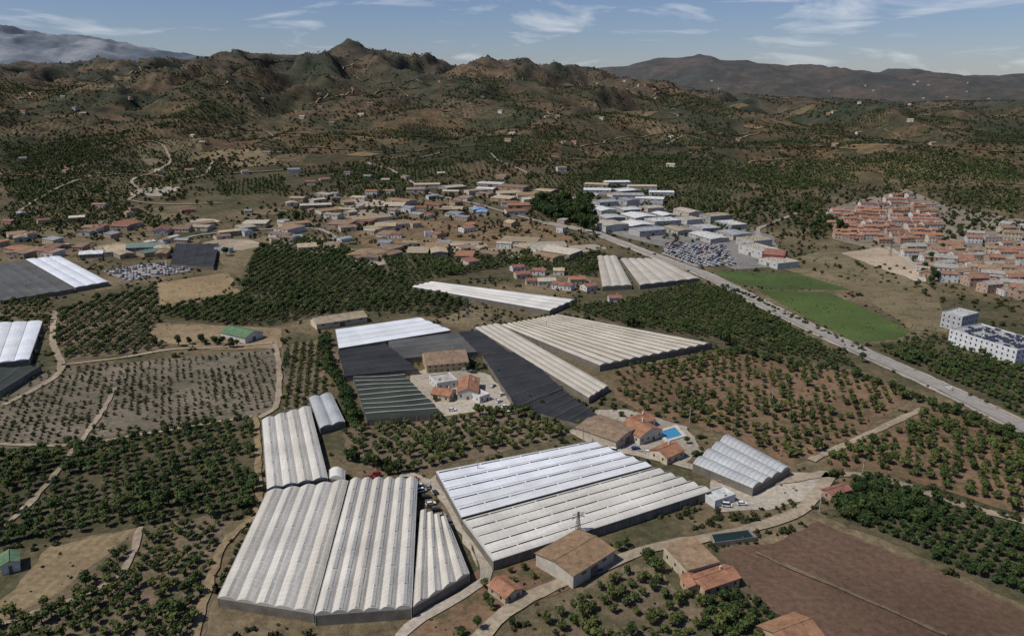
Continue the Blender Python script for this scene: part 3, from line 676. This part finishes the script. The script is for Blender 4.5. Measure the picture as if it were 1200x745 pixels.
bl("country_house",(782,536),(802,527),(768,524),4,wc=(.6,.5,.35),rc=TC)
bl("garden_shed",(838,588),(862,580),(830,576),3,roof='flat',wc=(.6,.6,.57),rc=(.5,.5,.47),win=False)
bl("farm_hut",(975,580),(998,573),(970,571),3,wc=(.4,.25,.2),rc=(.25,.12,.09),extra='plain')
bl("farmhouse",(500,428),(549,424),(497,413),5.5,wc=(.48,.38,.22),rc=(.24,.175,.12),floors=2)
bl("farmhouse",(536,459),(560,459),(532,443),5,wc=(.62,.58,.5),rc=TC)
bl("farmhouse",(505,461),(526,464),(503,452),4,wc=(.6,.5,.36),rc=TC)
bl("farm_shed",(512,450),(536,446),(508,440),4,roof='flat',wc=(.62,.6,.55),rc=(.4,.37,.33))
bl("farm_shed",(562,466),(574,462),(556,450),3.5,roof='flat',wc=(.65,.63,.6),rc=(.5,.47,.42))
bl("green_roof_shed",(287,396),(308,389),(259,389),4.2,wc=(.58,.55,.5),rc=(.11,.18,.10),win=False,extra='plain')
bl("long_farm_building",(371,380),(430,371),(367,373),4.5,wc=(.6,.5,.35),rc=(.32,.26,.18),win=False,extra='plain')
bl("farm_shed",(0,663),(22,657),(-8,652),4,wc=(.6,.58,.5),rc=(.10,.15,.10),extra='plain',win=False)
bl("modern_office_building",(1113,386),(1192,411),(1130,374),10,roof='flat',wc=(.66,.66,.64),rc=(.32,.31,.29),floors=3,extra='solar')
bl("modern_office_block",(1104,366),(1128,372),(1110,358),11,roof='flat',wc=(.45,.45,.45),rc=(.4,.4,.38),floors=3)
rp=[P(836,641),P(886,634),P(878,625),P(832,631)]
mb=MB(); rc0=np.mean(np.array(rp),0)
for i in range(4):
    a,b=np.array(rp[i]),np.array(rp[(i+1)%4]); ai=rc0+(a-rc0)*.93; bi=rc0+(b-rc0)*.93
    mb.face([(*a,0),(*b,0),(*b,2.0),(*a,2.0)],1); mb.face([(*a,2.0),(*b,2.0),(*bi,2.0),(*ai,2.0)],1); mb.face([(*ai,1.0),(*bi,1.0),(*bi,2.0),(*ai,2.0)],1)
wt2=NT("reservoir_water"); wt2.col((.015,.03,.03)); wt2.b.inputs["Roughness"].default_value=.1; wt2.bump(wt2.noise(wt2.pos,1.2,3),.1,.1)
mb.face([(*(rc0+(np.array(p)-rc0)*.94),1.3) for p in rp],0); mb.obj("irrigation_reservoir",[wt2.m,plain("reservoir_wall",(.24,.22,.19))]); BLOCK.append(rp)
for u,v,w,d,yw,rc in [(612,322,14,10,10,TC),(632,318,12,9,0,TC),(640,330,16,10,20,CR),(660,335,18,9,-10,TC),(676,328,14,10,5,TC),(690,336,12,10,15,TC),(655,318,10,9,0,OC),(622,330,9,8,0,TC),(606,314,12,9,12,TC),(720,350,10,8,0,TC)]:
    bc("country_house",u,v,w,d,4.5,yw+random.uniform(-20,20),wc=random.choice([(.62,.59,.52),(.55,.46,.35),(.6,.6,.58)]),rc=sc(rc,random.uniform(.8,1.1)))
SH=[(150,262,55,16,8,TC),(110,266,40,14,5,BR),(60,290,34,14,0,(.27,.18,.14)),(25,292,40,18,10,TC),(170,290,46,16,5,(.14,.19,.17)),(135,294,40,22,0,(.14,.20,.18)),(190,292,26,16,0,GR),(108,298,22,12,-20,WH),(95,290,12,9,0,TC),(20,275,26,12,0,BR),(235,262,40,14,0,OC),(268,272,30,12,10,BR),(300,262,50,14,6,CR),(345,262,60,18,4,BR),(370,240,50,16,10,CR),(405,245,44,14,-8,OC),(400,262,40,16,12,BR),(435,255,60,16,4,CR),(440,268,34,14,0,OC),(465,262,50,18,4,BR),(470,235,60,20,4,CR),(510,240,36,14,0,BR),(530,245,40,16,0,GR),(560,245,24,14,0,(.2,.3,.42)),(600,262,14,10,0,TC),(430,298,40,20,-10,BR),(455,292,30,18,0,CR),(480,285,26,14,0,TC),(512,290,30,16,0,BR),(490,296,22,12,0,OC),(535,288,26,12,0,OC),(610,283,60,20,-6,OC),(640,288,60,18,-6,CR),(655,296,50,16,-6,CR),(545,300,24,14,0,TC),(575,298,22,10,0,BR),(500,215,60,16,0,CR),(530,218,60,16,5,CR),(560,222,70,14,0,BR),(600,218,60,18,-5,CR),(620,228,50,16,0,OC),(590,232,50,16,0,CR),(640,222,50,18,0,BR),(545,232,36,12,0,BR),(575,214,50,12,0,WH),(610,240,44,14,0,TC),(650,236,34,14,0,CR),(380,228,40,12,0,CR),(350,232,26,12,0,OC),(420,232,40,12,0,BR),(190,270,16,12,0,TC),(330,275,50,12,0,BR),(360,290,20,10,0,BR),(215,268,20,12,0,CR),(700,215,50,18,0,GR),(730,222,60,18,0,WH),(690,228,40,16,0,CR)]
for u,v,w,d,yw,rc in SH:
    big=w>22; f=random.uniform(.5,.85) if big else 1
    for k in range(2 if big else 1):
        bc("farm_shed" if big else "village_house",u+k*random.uniform(-14,14),v+k*random.uniform(3,7),w*f*(1-.3*k),d*random.uniform(1.0,1.7),random.uniform(3.5,6),yw+random.choice([random.uniform(-12,12),random.uniform(15,45),random.uniform(-45,-15)]),roof=random.choice(['gable','gable','shed']),wc=random.choice([(.5,.45,.37),(.55,.52,.48),(.36,.27,.19),(.3,.26,.2)]),rc=sc(random.choice([rc,rc,BR,OC]),random.uniform(.7,1.1)),win=not big,extra='plain' if big else None,rise=1.2 if big else None)
for i in range(95):
    u=random.uniform(330,690) if i%3 else random.uniform(0,330); v=random.uniform(196,300) if u>330 else random.uniform(235,300)
    if 290<u<560 and v>288: continue
    x,y=P(u,v,3)
    if not free(np.array([x]),np.array([y]),BLOCK)[0]: continue
    bc("village_house",u,v,random.uniform(8,20),random.uniform(8,13),random.uniform(3,6.2),random.uniform(-50,50),roof=random.choice(['gable','gable','flat','shed']),wc=random.choice([(.6,.58,.54),(.5,.42,.3),(.62,.62,.6),(.4,.3,.22)]),rc=sc(random.choice([TC,TC,BR,CR,GR]),random.uniform(.8,1.15)),rise=1.3)
ipts=[G(u,v)[:2] for u,v in IND]; ia=wang((735,288),(830,324)); ic=np.mean(np.array(ipts),0)
cpk=[G(u,v)[:2] for u,v in [(780,283),(852,286),(866,314),(815,315),(772,298)]]
for I in range(-9,10):
    for J in range(-9,10):
        lx=I*46+random.uniform(-3,3); ly=J*38+random.uniform(-2,2)+(I%2)*9
        x=ic[0]+lx*math.cos(ia)-ly*math.sin(ia); y=ic[1]+lx*math.sin(ia)+ly*math.cos(ia); A1=(np.array([x]),np.array([y]))
        if not inpoly(*A1,ipts)[0] or inpoly(*A1,cpk)[0] or random.random()<.09 or not free(*A1,BLOCK)[0]: continue
        rc=random.choice([WH,WH,(.50,.49,.46),(.42,.40,.36),GR,(.36,.33,.28),(.2,.235,.21),(.54,.52,.47),(.32,.23,.16)])
        building("industrial_warehouse",x,y,random.uniform(22,43),random.uniform(18,33),random.uniform(4.5,9),ia+random.uniform(-.08,.08)+(math.pi/2 if random.random()<.3 else 0),wc=random.choice([(.5,.49,.45),(.42,.40,.37),(.5,.44,.34),(.34,.33,.31)]),rc=rc,win=False,extra='skylight',rise=random.uniform(.8,1.8),roof=random.choice(['gable','gable','flat']))
for u,v,w,d in [(700,222,40,26),(735,228,46,28),(762,232,40,26),(722,214,40,22),(752,219,44,22),(680,232,30,20),(775,225,36,22)]:
    bc("industrial_warehouse",u,v,w,d,6,random.uniform(-25,10),wc=(.45,.44,.42),rc=random.choice([WH,GR,(.4,.39,.36),OC]),win=False,extra='skylight',rise=1.2)
bc("red_warehouse",908,300,20,20,8,-25,wc=(.3,.08,.06),rc=(.26,.10,.08),win=False,extra='plain')
def terrace(u,v,n,yaw,wcs,rcs,unit=8,dep=11):
    x,y=P(u,v,4); yaw=math.radians(yaw); z=ground(x,y); mb=MB(); mats=[wmat(random.choice(wcs)),tile(random.choice(rcs)),GLASS,DOORM,wmat(random.choice(wcs))]
    for k in range(n):
        x0=(k-n/2)*unit; h=random.choice([5.2,6.2,7.0]); X1=x0+unit; Y=dep/2; rs=1.6; wm=random.choice([0,4]); 
        if random.random()<.08: continue
        mb.box(x0,X1-.02,-Y,Y,-4,h,wm)
        for sg in (1,-1):
            mb.face([(x0-.02,sg*(Y+.4),h-.1),(X1,sg*(Y+.4),h-.1),(X1,0,h+rs),(x0-.02,0,h+rs)],1)
            mb.face([(x0 if sg<0 else X1-.03,-Y,h),(x0 if sg<0 else X1-.03,Y,h),(x0 if sg<0 else X1-.03,0,h+rs-.05)],wm)
            for f in (0,1):
                for q in (.28,.72):
                    cx=x0+unit*q; a,b=(Y-.02,Y+.05) if sg>0 else (-Y-.05,-Y+.02); mb.box(cx-.55,cx+.55,a,b,f*3+1,f*3+2.3,2,True)
        mb.box(x0+.4,x0+1.2,1,1.8,h,h+rs+.9,wm)
    BLOCK.append([(x+math.cos(yaw)*a-math.sin(yaw)*b,y+math.sin(yaw)*a+math.cos(yaw)*b) for a,b in ((-n*unit/2,-dep/2),(n*unit/2,-dep/2),(n*unit/2,dep/2),(-n*unit/2,dep/2))])
    mb.obj("terraced_houses",mats,(x,y,z),yaw)
tp=[(978,250),(1052,226),(1092,240),(1108,268),(1088,284),(984,277)]
for v in np.arange(229,284,4.6):
    for u in np.arange(980,1110,31):
        uu=u+(v%9.2)*1.5+random.uniform(-3,3)
        if inpoly(np.array([uu]),np.array([v]),tp)[0]: terrace(uu,v+random.uniform(-1,1),random.choice([3,4,4,5]),random.uniform(-16,4),[(.5,.38,.30),(.58,.52,.44),(.42,.28,.2),(.6,.58,.55)],[(.27,.145,.10),(.24,.135,.095),(.30,.175,.12)])
tp2=[(1065,290),(1110,282),(1230,285),(1230,350),(1190,345),(1125,328),(1080,320)]
for v in np.arange(262,348,6):
    for u in np.arange(1068,1235,19):
        uu=u+random.uniform(-6,6); vv=v+random.uniform(-2.5,2.5)
        if random.random()<.12: continue
        if inpoly(np.array([uu]),np.array([vv]),tp2)[0] or (uu>1125 and 262<vv<285 and random.random()<.6):
            bc("town_house",uu,vv,random.uniform(11,22),random.uniform(9,14),random.choice([4,6,6.5,8]),random.uniform(-35,20),roof=random.choice(['gable','gable','gable','flat']),wc=random.choice([(.6,.58,.55),(.5,.42,.32),(.6,.6,.6),(.45,.32,.24),(.5,.45,.38)]),rc=random.choice([(.25,.14,.10),(.28,.175,.12),(.3,.28,.25),(.22,.15,.11)]),floors=2)
for i in range(70):
    u=random.uniform(10,1190); v=random.uniform(88,205) if i%3 else random.uniform(95,125)
    if u<700 and v<110: continue
    g=G(u,v); 
    if g[1]>5500: continue
    building("hillside_villa",g[0],g[1],random.uniform(10,16),random.uniform(8,11),4.5,random.uniform(-.8,.8),wc=random.choice([(.6,.6,.57),(.5,.43,.33)]),rc=random.choice([TC,BR,(.4,.3,.22)]),z=g[2]-.5)
# swimming pool
pc=[P(774,507),P(791,502),P(799,511),P(782,516)]
c0=np.mean(np.array(pc),0); 
mb=MB(); out=[tuple(c0+(np.array(p)-c0)*1.45) for p in pc]
for i in range(4):
    a,b=pc[i],pc[(i+1)%4]; c,d=out[(i+1)%4],out[i]; mb.face([(*a,.75),(*b,.75),(*c,.75),(*d,.75)],1); mb.face([(*d,0),(*c,0),(*c,.75),(*d,.75)],1); mb.face([(*a,.3),(*b,.3),(*b,.75),(*a,.75)],0)
wt=NT("pool_water"); wt.col((.05,.22,.36)); wt.b.inputs["Roughness"].default_value=.08; wt.bump(wt.noise(wt.pos,1.5,3),.1,.1)
mb.face([(*p,.55) for p in pc],0); mb.obj("swimming_pool",[wt.m,plain("pool_paving",(.55,.5,.43))])
BLOCK.append(out)
def carpaint():
    s=NT("car_paint"); oi=s.n.new("ShaderNodeObjectInfo")
    s.col(s.ramp(oi.outputs["Random"],[(0,(.7,.7,.7)),(.35,(.62,.63,.64)),(.4,(.25,.26,.27)),(.6,(.03,.03,.035)),(.72,(.3,.03,.03)),(.8,(.04,.08,.22)),(.88,(.75,.75,.74))],'CONSTANT'))
    s.b.inputs["Roughness"].default_value=.3; s.b.inputs["Specular IOR Level"].default_value=.5; return s.m
def car_mesh(van=False):
    mb=MB(); H=1.95 if van else 1.45; L=2.2
    body=[(-L,.35),(-L,.8),(-L+.15,.95),(L-1.35,.98),(L-.2,.78),(L,.6),(L,.35)]
    cab=[(-L+.12,.95),(-L+.3 if van else -L+.55,H),(.35 if not van else .9,H),(1.0 if not van else 1.5,.97)]
    def ext(pr,w0,w1,m,top,z0):
        n=len(pr); w=lambda z: w0+(w1-w0)*max(0,(z-z0))/(H-z0+.01)
        Lp=[(x,-w(z),z) for x,z in pr];Rp=[(x,w(z),z) for x,z in pr]
        mb.face(Lp,m);mb.face(Rp[::-1],m)
        for i in range(n):
            j=(i+1)%n; mb.face([Lp[i],Rp[i],Rp[j],Lp[j]],top if i==1 else m)
    ext(body,.88,.85,0,0,.35); ext(cab,.84,.66,1,0,.95)
    for x in (-1.35,1.35):
        for y in (-.9,.72):
            p=[(x+.34*math.cos(a*math.pi/5),.34+.34*math.sin(a*math.pi/5)) for a in range(10)]
            mb.face([(a,y,b) for a,b in p],2);mb.face([(a,y+.2,b) for a,b in p],2)
            for i in range(10):
                a,b=p[i],p[(i+1)%10]; mb.face([(a[0],y,a[1]),(b[0],y,b[1]),(b[0],y+.2,b[1]),(a[0],y+.2,a[1])],2)
    for y in (-.7,.45): mb.box(L-.03,L+.02,y,y+.25,.58,.7,3,True); mb.box(-L-.02,-L+.03,y,y+.25,.7,.85,4,True)
    return mb
CM=[carpaint(),GLASS,plain("tyre",(.02,.02,.02)),plain("headlamp",(.7,.7,.7)),plain("tail_lamp",(.3,.02,.02))]
cmesh=car_mesh().mesh("parked_car",CM); vmesh=car_mesh(True).mesh("parked_van",CM)
def car(u,v,yaw,van=False,z=.34):
    x,y=P(u,v,.7); o=bpy.data.objects.new("parked_van" if van else "parked_car",vmesh if van else cmesh); o.location=(x,y,z); o.rotation_euler=(0,0,math.radians(yaw)); COL.objects.link(o)
for i,(u,v,yw) in enumerate([(489,568,20),(494,575,25),(499,582,15),(505,590,22),(511,597,18),(517,604,20),(486,562,15),(502,570,100),(510,577,110),(523,611,20),(592,476,30),(598,484,20),(555,436,0),(578,452,60),(588,462,50),(545,433,10),(720,528,-20),(706,515,30),(745,525,10),(760,530,-10),(845,562,60),(852,592,-10),(870,590,0),(700,668,30),(716,520,20),(434,559,0),(442,556,5),(530,480,0),(585,470,50)]): car(u,v,yw,i%5==1)
for i,t in enumerate((.08,.3,.52,.86)):
    k=int(len(C)*t); d=C[k+1]-C[k]; n=np.array([-d[1],d[0]])/np.linalg.norm(d)*(2 if i%2 else -2)
    o=bpy.data.objects.new("car",cmesh); o.location=(C[k][0]+n[0],C[k][1]+n[1],ground(*C[k])+(.98 if C[k][1]>760 else .63)); o.rotation_euler=(0,0,math.atan2(d[1],d[0])+(math.pi if i%2 else 0)); COL.objects.link(o)
KIND['cars']=(coll("cars_variants",[bpy.data.objects.new("car_variant_%d"%i,[cmesh,vmesh][i]) for i in range(2)]),2)
def carpark(px,ang,row=9,al=2.9,keep=.85):
    pts=[G(u,v)[:2] for u,v in px];A=np.array(pts);c=A.mean(0);R=np.abs(A-c).max()*1.5;I,J=np.meshgrid(np.arange(-R,R,al),np.arange(-R,R,row));I=I.ravel();J=J.ravel()
    x=c[0]+I*math.cos(ang)-J*math.sin(ang);y=c[1]+I*math.sin(ang)+J*math.cos(ang);k=inpoly(x,y,pts)&(rng.random(x.size)<keep);x=x[k];y=y[k];k=free(x,y,[b for b in BLOCK]);x=x[k];y=y[k]
    z=np.where(y>760,hgt(x,y)+.7,.4); scatter("car_park_cars",'cars',x,y,np.ones(x.size),z=z,zs=np.ones(x.size),yaw=np.full(x.size,ang+math.pi/2)+rng.normal(0,.05,x.size))
field("car_park",[(782,285),(850,288),(862,312),(815,313),(775,298)],ASPH); carpark([(782,285),(850,288),(862,312),(815,313),(775,298)],ia,7,keep=.7)
field("car_park",[(120,318),(190,308),(225,318),(150,330)],ASPH); carpark([(120,318),(190,308),(225,318),(150,330)],.1,8,keep=.7)
def pylon(u,v,H=17,w=2.2,name="electricity_pylon"):
    x,y=P(u,v,0); z=ground(x,y); mb=MB(); n=8; pr=None
    for k in range(n+1):
        t=k/n; ww=w/2*(1-t*.8); zz=H*t; c=[(-ww,-ww,zz),(ww,-ww,zz),(ww,ww,zz),(-ww,ww,zz)]
        if pr:
            for i in range(4): mb.beam(pr[i],c[i],.16); mb.beam(pr[i],c[(i+1)%4],.09); mb.beam(c[i],c[(i+1)%4],.09)
        pr=c
    for zz in (H*.82,H*.93): mb.beam((-2.6,0,zz),(2.6,0,zz),.16); mb.beam((-2.6,0,zz),(0,0,zz+1),.08); mb.beam((2.6,0,zz),(0,0,zz+1),.08)
    for a in (-2.5,0,2.5): mb.box(a-.1,a+.1,-.1,.1,H*.82-.7,H*.82,0,True)
    mb.obj(name,[plain("pylon_steel",(.14,.14,.14))],(x,y,z),.4)
pylon(677,634,13); pylon(548,372,16); pylon(1043,300,18)
for u,v in [(560,560),(683,520),(808,497),(960,600),(905,470),(640,390),(420,520),(335,500),(150,420),(1010,560)]:
    x,y=P(u,v); mb=MB(); mb.beam((0,0,0),(0,0,9),.28); mb.beam((-1,0,8.3),(1,0,8.3),.14); mb.obj("utility_pole",[plain("pole_concrete",(.4,.38,.34))],(x,y,0),.5)
# ---------------- orchards
orchard("dense_orchard",[(-150,640),(-100,540),(40,524),(296,492),(300,598),(200,610),(60,633),(-60,648)],'avocado',5.8,4.8,.99,((0,600),(280,540)),.94,.5,patch=.15)
orchard("orchard",[(-80,760),(60,705),(165,622),(260,602),(250,690),(225,790),(-20,800)],'mango',6.0,4.1,.88,((120,720),(240,610)),.96,.35)
orchard("young_orchard",[(-120,560),(-60,455),(75,432),(326,410),(328,470),(312,486),(200,503),(85,520),(-30,526)],'young',4.4,4.0,.9,((100,500),(300,470)),.85,.35,patch=.1)
orchard("orchard",[(65,365),(180,335),(188,372),(172,400),(200,408),(66,422)],'avocado',7.6,4.3,.87,((66,420),(170,345)),.97,.3)
orchard("orchard",[(0,356),(60,347),(62,378),(40,420),(0,430)],'mango',7,5.0,.9)
orchard("avocado_orchard",[(190,362),(282,345),(300,292),(345,280),(395,283),(450,320),(555,358),(520,372),(430,365),(370,370),(310,383),(262,380),(178,370)],'avocado',6.9,4.8,1.0,((260,378),(390,290)),.97,.3)
orchard("vine_rows",[(332,406),(372,398),(380,440),(395,478),(345,478),(334,480)],'mango',5,3,.6,((340,470),(350,405)),.9,.3)
orchard("orchard",[(402,508),(430,500),(520,492),(600,480),(648,495),(668,510),(512,546),(478,554),(440,553),(410,538)],'mango',6.0,5.3,.97,((440,550),(640,495)),.88,.5)
orchard("mango_orchard",[(722,440),(842,412),(1010,441),(1073,463),(1000,510),(950,533),(928,543),(850,506),(810,495),(745,478),(722,464)],'mango',7.4,6.2,.92,((740,470),(960,430)),.88,.55)
orchard("maize_rows",[(662,362),(745,350),(810,332),(848,338),(1008,432),(880,410),(836,398),(738,382)],'avocado',5.4,3.4,.75,((740,352),(880,410)),.98,.3)
orchard("orchard",[(1020,406),(1105,397),(1200,432),(1320,462),(1320,538),(1200,488)],'avocado',6.6,4.6,.9,((1040,405),(1200,470)),.92,.4)
orchard("orchard",[(960,545),(1010,514),(1095,472),(1250,537),(1280,638),(1180,596),(1040,553)],'mango',6.6,5.2,1.0,((970,545),(1180,590)),.9,.7)
orchard("citrus_orchard",[(970,606),(1002,562),(1040,562),(1200,620),(1300,652),(1320,738),(1200,704),(1060,640)],'citrus',4.8,4.1,1.06,((1000,570),(1200,640)),.99,.3)
orchard("orchard",[(652,708),(705,682),(760,650),(790,692),(860,722),(912,732),(918,800),(657,800)],'mango',5.6,4.8,.9,((660,745),(780,670)),.9,.5)
orchard("orchard",[(822,700),(860,695),(905,715),(915,745),(820,745)],'citrus',5,4.5,.85)
orchard("orchard",[(560,672),(600,660),(668,655),(640,690),(560,735)],'mango',6,6,.65,None,.6,1.2)
orchard("orchard",[(440,300),(520,296),(710,298),(700,325),(600,312),(480,333)],'avocado',6.4,5.2,1.0)
orchard("eucalyptus_grove",[(612,240),(690,245),(697,278),(655,264)],'tall',8,7,1.7,None,.9,2)
for q in ([(405,208),(490,203),(480,228),(410,232)],[(860,190),(980,180),(1010,215),(900,232)],[(1020,190),(1180,185),(1200,220),(1040,222)],[(700,185),(800,180),(800,200),(700,205)],[(20,225),(150,240),(200,262),(0,275)],[(560,160),(650,165),(640,185),(555,182)],[(0,170),(100,165),(140,190),(20,205)],[(700,205),(800,200),(840,215),(720,212)],[(250,215),(330,205),(340,225),(260,232)],[(920,232),(970,225),(968,245),(925,250)],[(820,270),(880,272),(830,262)],[(0,205),(90,200),(130,225),(10,232)],[(1090,222),(1200,222),(1230,258),(1120,240)]):
    orchard("hillside_orchard",q,'fargreen',10.5,6,.92,None,.92,.7)
for i in range(52):
    y0=random.uniform(1150,2700); x0=random.uniform(-.68,.68)*y0; a=random.uniform(-.8,.8); w,h=random.uniform(50,130),random.uniform(50,120)
    orchard("hillside_orchard",None,'fargreen',11.5,7,.88,None,.9,.8,world=[(x0+math.cos(a)*p-math.sin(a)*q,y0+math.sin(a)*p+math.cos(a)*q) for p,q in ((-w,-h),(w,-h*.8),(w*.8,h),(-w*.9,h*.8))],ang=a)
orchard("olive_grove",[(960,270),(960,300),(1060,312),(1105,350),(1180,345),(1200,400),(1110,355),(1000,330),(900,305)],'shrub',9,9,1.3,None,.4,3)
orchard("tree_belt",[(812,250),(905,232),(975,250),(970,285),(900,262),(885,268)],'tall',12,11,.8,None,.7,4)
orchard("town_trees",[(970,245),(1060,220),(1120,245),(1230,262),(1230,345),(1100,330),(1060,300),(980,282)],'far',13,13,.8,None,.45,4)
orchard("village_trees",[(330,225),(690,210),(690,300),(430,300),(330,285)],'far',15,15,.85,None,.5,5)
def line(name,px,kind,step,size,jit=1.2,var=.25,dbl=1):
    C=resample([G(u,v)[:2] for u,v in px],step); 
    C=np.concatenate([C+rng.normal(0,jit,C.shape) for _ in range(dbl)]); s=size*np.clip(rng.normal(1,var,len(C)),.5,1.6); scatter(name,kind,C[:,0],C[:,1],s)
line("hedge_trees",[(380,400),(385,430),(400,455),(410,480),(418,500)],'citrus',3,1.2,1.2,dbl=2)
line("hedge_trees",[(408,540),(430,545),(455,556),(470,556)],'tall',5,.65,dbl=2)
line("hedge_trees",[(735,430),(800,425),(860,415)],'citrus',4,.8)
line("hedge_trees",[(210,405),(250,404),(275,408)],'tall',6,.6,dbl=2)
line("hedge_trees",[(280,330),(240,360),(200,365)],'citrus',6,.8)
line("hedge_trees",[(858,410),(920,425),(1000,440),(1090,475),(1190,515)],'citrus',4,.9,2,dbl=2)
line("hedge_trees",[(720,600),(860,610),(930,590)],'shrub',4,.9,2,dbl=2)
line("hedge_trees",[(300,590),(285,640),(250,700)],'shrub',4,1.0,2,dbl=2)
line("hedge_trees",[(830,638),(900,628),(945,612)],'shrub',4,.9,2)
line("hedge_trees",[(560,385),(640,370),(690,375)],'shrub',5,1.2,2)
line("hedge_trees",[(440,315),(480,330),(440,330)],'citrus',6,1.0,2)
line("hedge_trees",[(1090,338),(1100,300),(1150,262),(1190,270)],'tall',14,.8,4)
line("hedge_trees",[(985,275),(975,262),(955,270)],'tall',9,1.2,4)
line("hedge_trees",[(85,524),(170,511),(292,490)],'citrus',5,.7,1.5)
line("hedge_trees",[(980,557),(1060,566),(1150,598),(1200,610)],'shrub',3,1.1,1.2)
line("hedge_trees",[(850,336),(930,372),(1010,410)],'shrub',5,1.2,2,dbl=2)
for u,v,k,s in [(740,383,'tall',1.0),(850,405,'tall',1.25),(845,398,'tall',1.0),(860,408,'tall',.8),(462,556,'tall',.6),(452,550,'tall',.6),(725,645,'tall',.6),(732,640,'tall',.55),(735,382,'tall',.9),(560,432,'tall',.55),(548,436,'tall',.5),(585,440,'tall',.5),(540,512,'tall',.5),(278,396,'tall',.6),(252,402,'tall',.7),(236,400,'tall',.7),(680,500,'mango',1),(755,505,'citrus',1),(805,520,'tall',.5),(1010,425,'tall',.7),(575,712,'tall',.45),(600,735,'tall',.4),(560,738,'tall',.5),(540,745,'tall',.5),(640,730,'mango',1),(348,262,'tall',1.6),(330,258,'tall',1.2),(265,300,'tall',1.2),(1095,330,'tall',1.3),(975,560,'citrus',.9),(855,545,'tall',.4),(620,470,'tall',.5),(636,478,'tall',.5),(380,565,'mango',.8),(510,470,'citrus',.8),(770,488,'citrus',.9),(790,495,'tall',.4),(728,488,'citrus',.8),(815,535,'citrus',.9),(705,540,'mango',.9)]:
    g=G(u,v); scatter("broadleaf_tree",k,np.array([g[0]]),np.array([g[1]]),np.array([s*1.0]))
N=22000; y=rng.uniform(190,1000,N); x=rng.uniform(-1,1,N)*(y*.72+40); n=pn(x/35,y/35,21)+.5*pn(x/9,y/9,22)
k=(n>.08)&free(x,y,BLOCK)&free(x,y,FIELDS); scatter("scrub_bushes",'shrub',x[k],y[k],rng.uniform(.35,1.3,k.sum()))
N=9000; y=rng.uniform(190,760,N); x=rng.uniform(-1,1,N)*(y*.72+40); n=pn(x/22,y/22,31)
k=(n>.12)&free(x,y,BLOCK)&(~free(x,y,FIELDS[1:])); scatter("field_weeds",'shrub',x[k],y[k],rng.uniform(.2,.5,k.sum()))
N=56000; r=rng.random(N)**.75; y=850+r*2900; x=rng.uniform(-1,1,N)*(y*.74+60); n=pn(x/160,y/160,41)+.7*pn(x/50,y/50,42)
k=(n>-.3+.00013*(y-900))&free(x,y,BLOCK); x=x[k];y=y[k]; scatter("hill_trees",'far',x,y,rng.uniform(.5,1.4,x.size))
# ------------------------------------------------------------------ light & sky
EL,AZ=math.radians(54),math.radians(200)
sv=Vector((math.cos(EL)*math.cos(AZ),math.cos(EL)*math.sin(AZ),math.sin(EL)))
sun=bpy.data.lights.new("sun",'SUN'); sun.energy=3.9; sun.angle=math.radians(.5); sun.color=(1,.955,.89)
so=bpy.data.objects.new("sun",sun); so.rotation_euler=sv.to_track_quat('Z','Y').to_euler(); COL.objects.link(so)
w=bpy.data.worlds.new("World"); scene.world=w; w.use_nodes=True; n=w.node_tree.nodes; l=w.node_tree.links
bg=n["Background"]; bg.inputs["Strength"].default_value=.062
sk=n.new("ShaderNodeTexSky"); sk.sky_type='NISHITA'; sk.sun_disc=False; sk.sun_elevation=EL; sk.sun_rotation=math.atan2(sv.x,sv.y); sk.air_density=1.0; sk.dust_density=.2; sk.ozone_density=3
tint=n.new("ShaderNodeMix"); tint.data_type='RGBA'; tint.blend_type='MULTIPLY'; tint.inputs[0].default_value=1; l.new(sk.outputs[0],tint.inputs[6]); tint.inputs[7].default_value=(.88,.93,1.2,1)
tc=n.new("ShaderNodeTexCoord"); mp=n.new("ShaderNodeMapping"); mp.inputs["Scale"].default_value=(3.2,3.2,17); mp.inputs["Rotation"].default_value=(.0,.5,.3); mp.inputs["Location"].default_value=(3.1,1.7,.4)
l.new(tc.outputs["Generated"],mp.inputs[0]); nz=n.new("ShaderNodeTexNoise"); nz.inputs["Scale"].default_value=1.9; nz.inputs["Detail"].default_value=6; nz.inputs["Roughness"].default_value=.56; nz.inputs["Distortion"].default_value=.8
l.new(mp.outputs[0],nz.inputs["Vector"]); cr=n.new("ShaderNodeValToRGB"); cr.color_ramp.elements[0].position=.56; cr.color_ramp.elements[0].color=(0,0,0,1); cr.color_ramp.elements[1].position=.78; cr.color_ramp.elements[1].color=(.8,.8,.8,1)
l.new(nz.outputs["Fac"],cr.inputs[0]); mx=n.new("ShaderNodeMix"); mx.data_type='RGBA'; l.new(cr.outputs[0],mx.inputs[0]); l.new(tint.outputs[2],mx.inputs[6]); mx.inputs[7].default_value=(12,12.4,13,1); l.new(mx.outputs[2],bg.inputs[0])
print("instances",NT_COUNT[0],"objects",len(scene.objects))
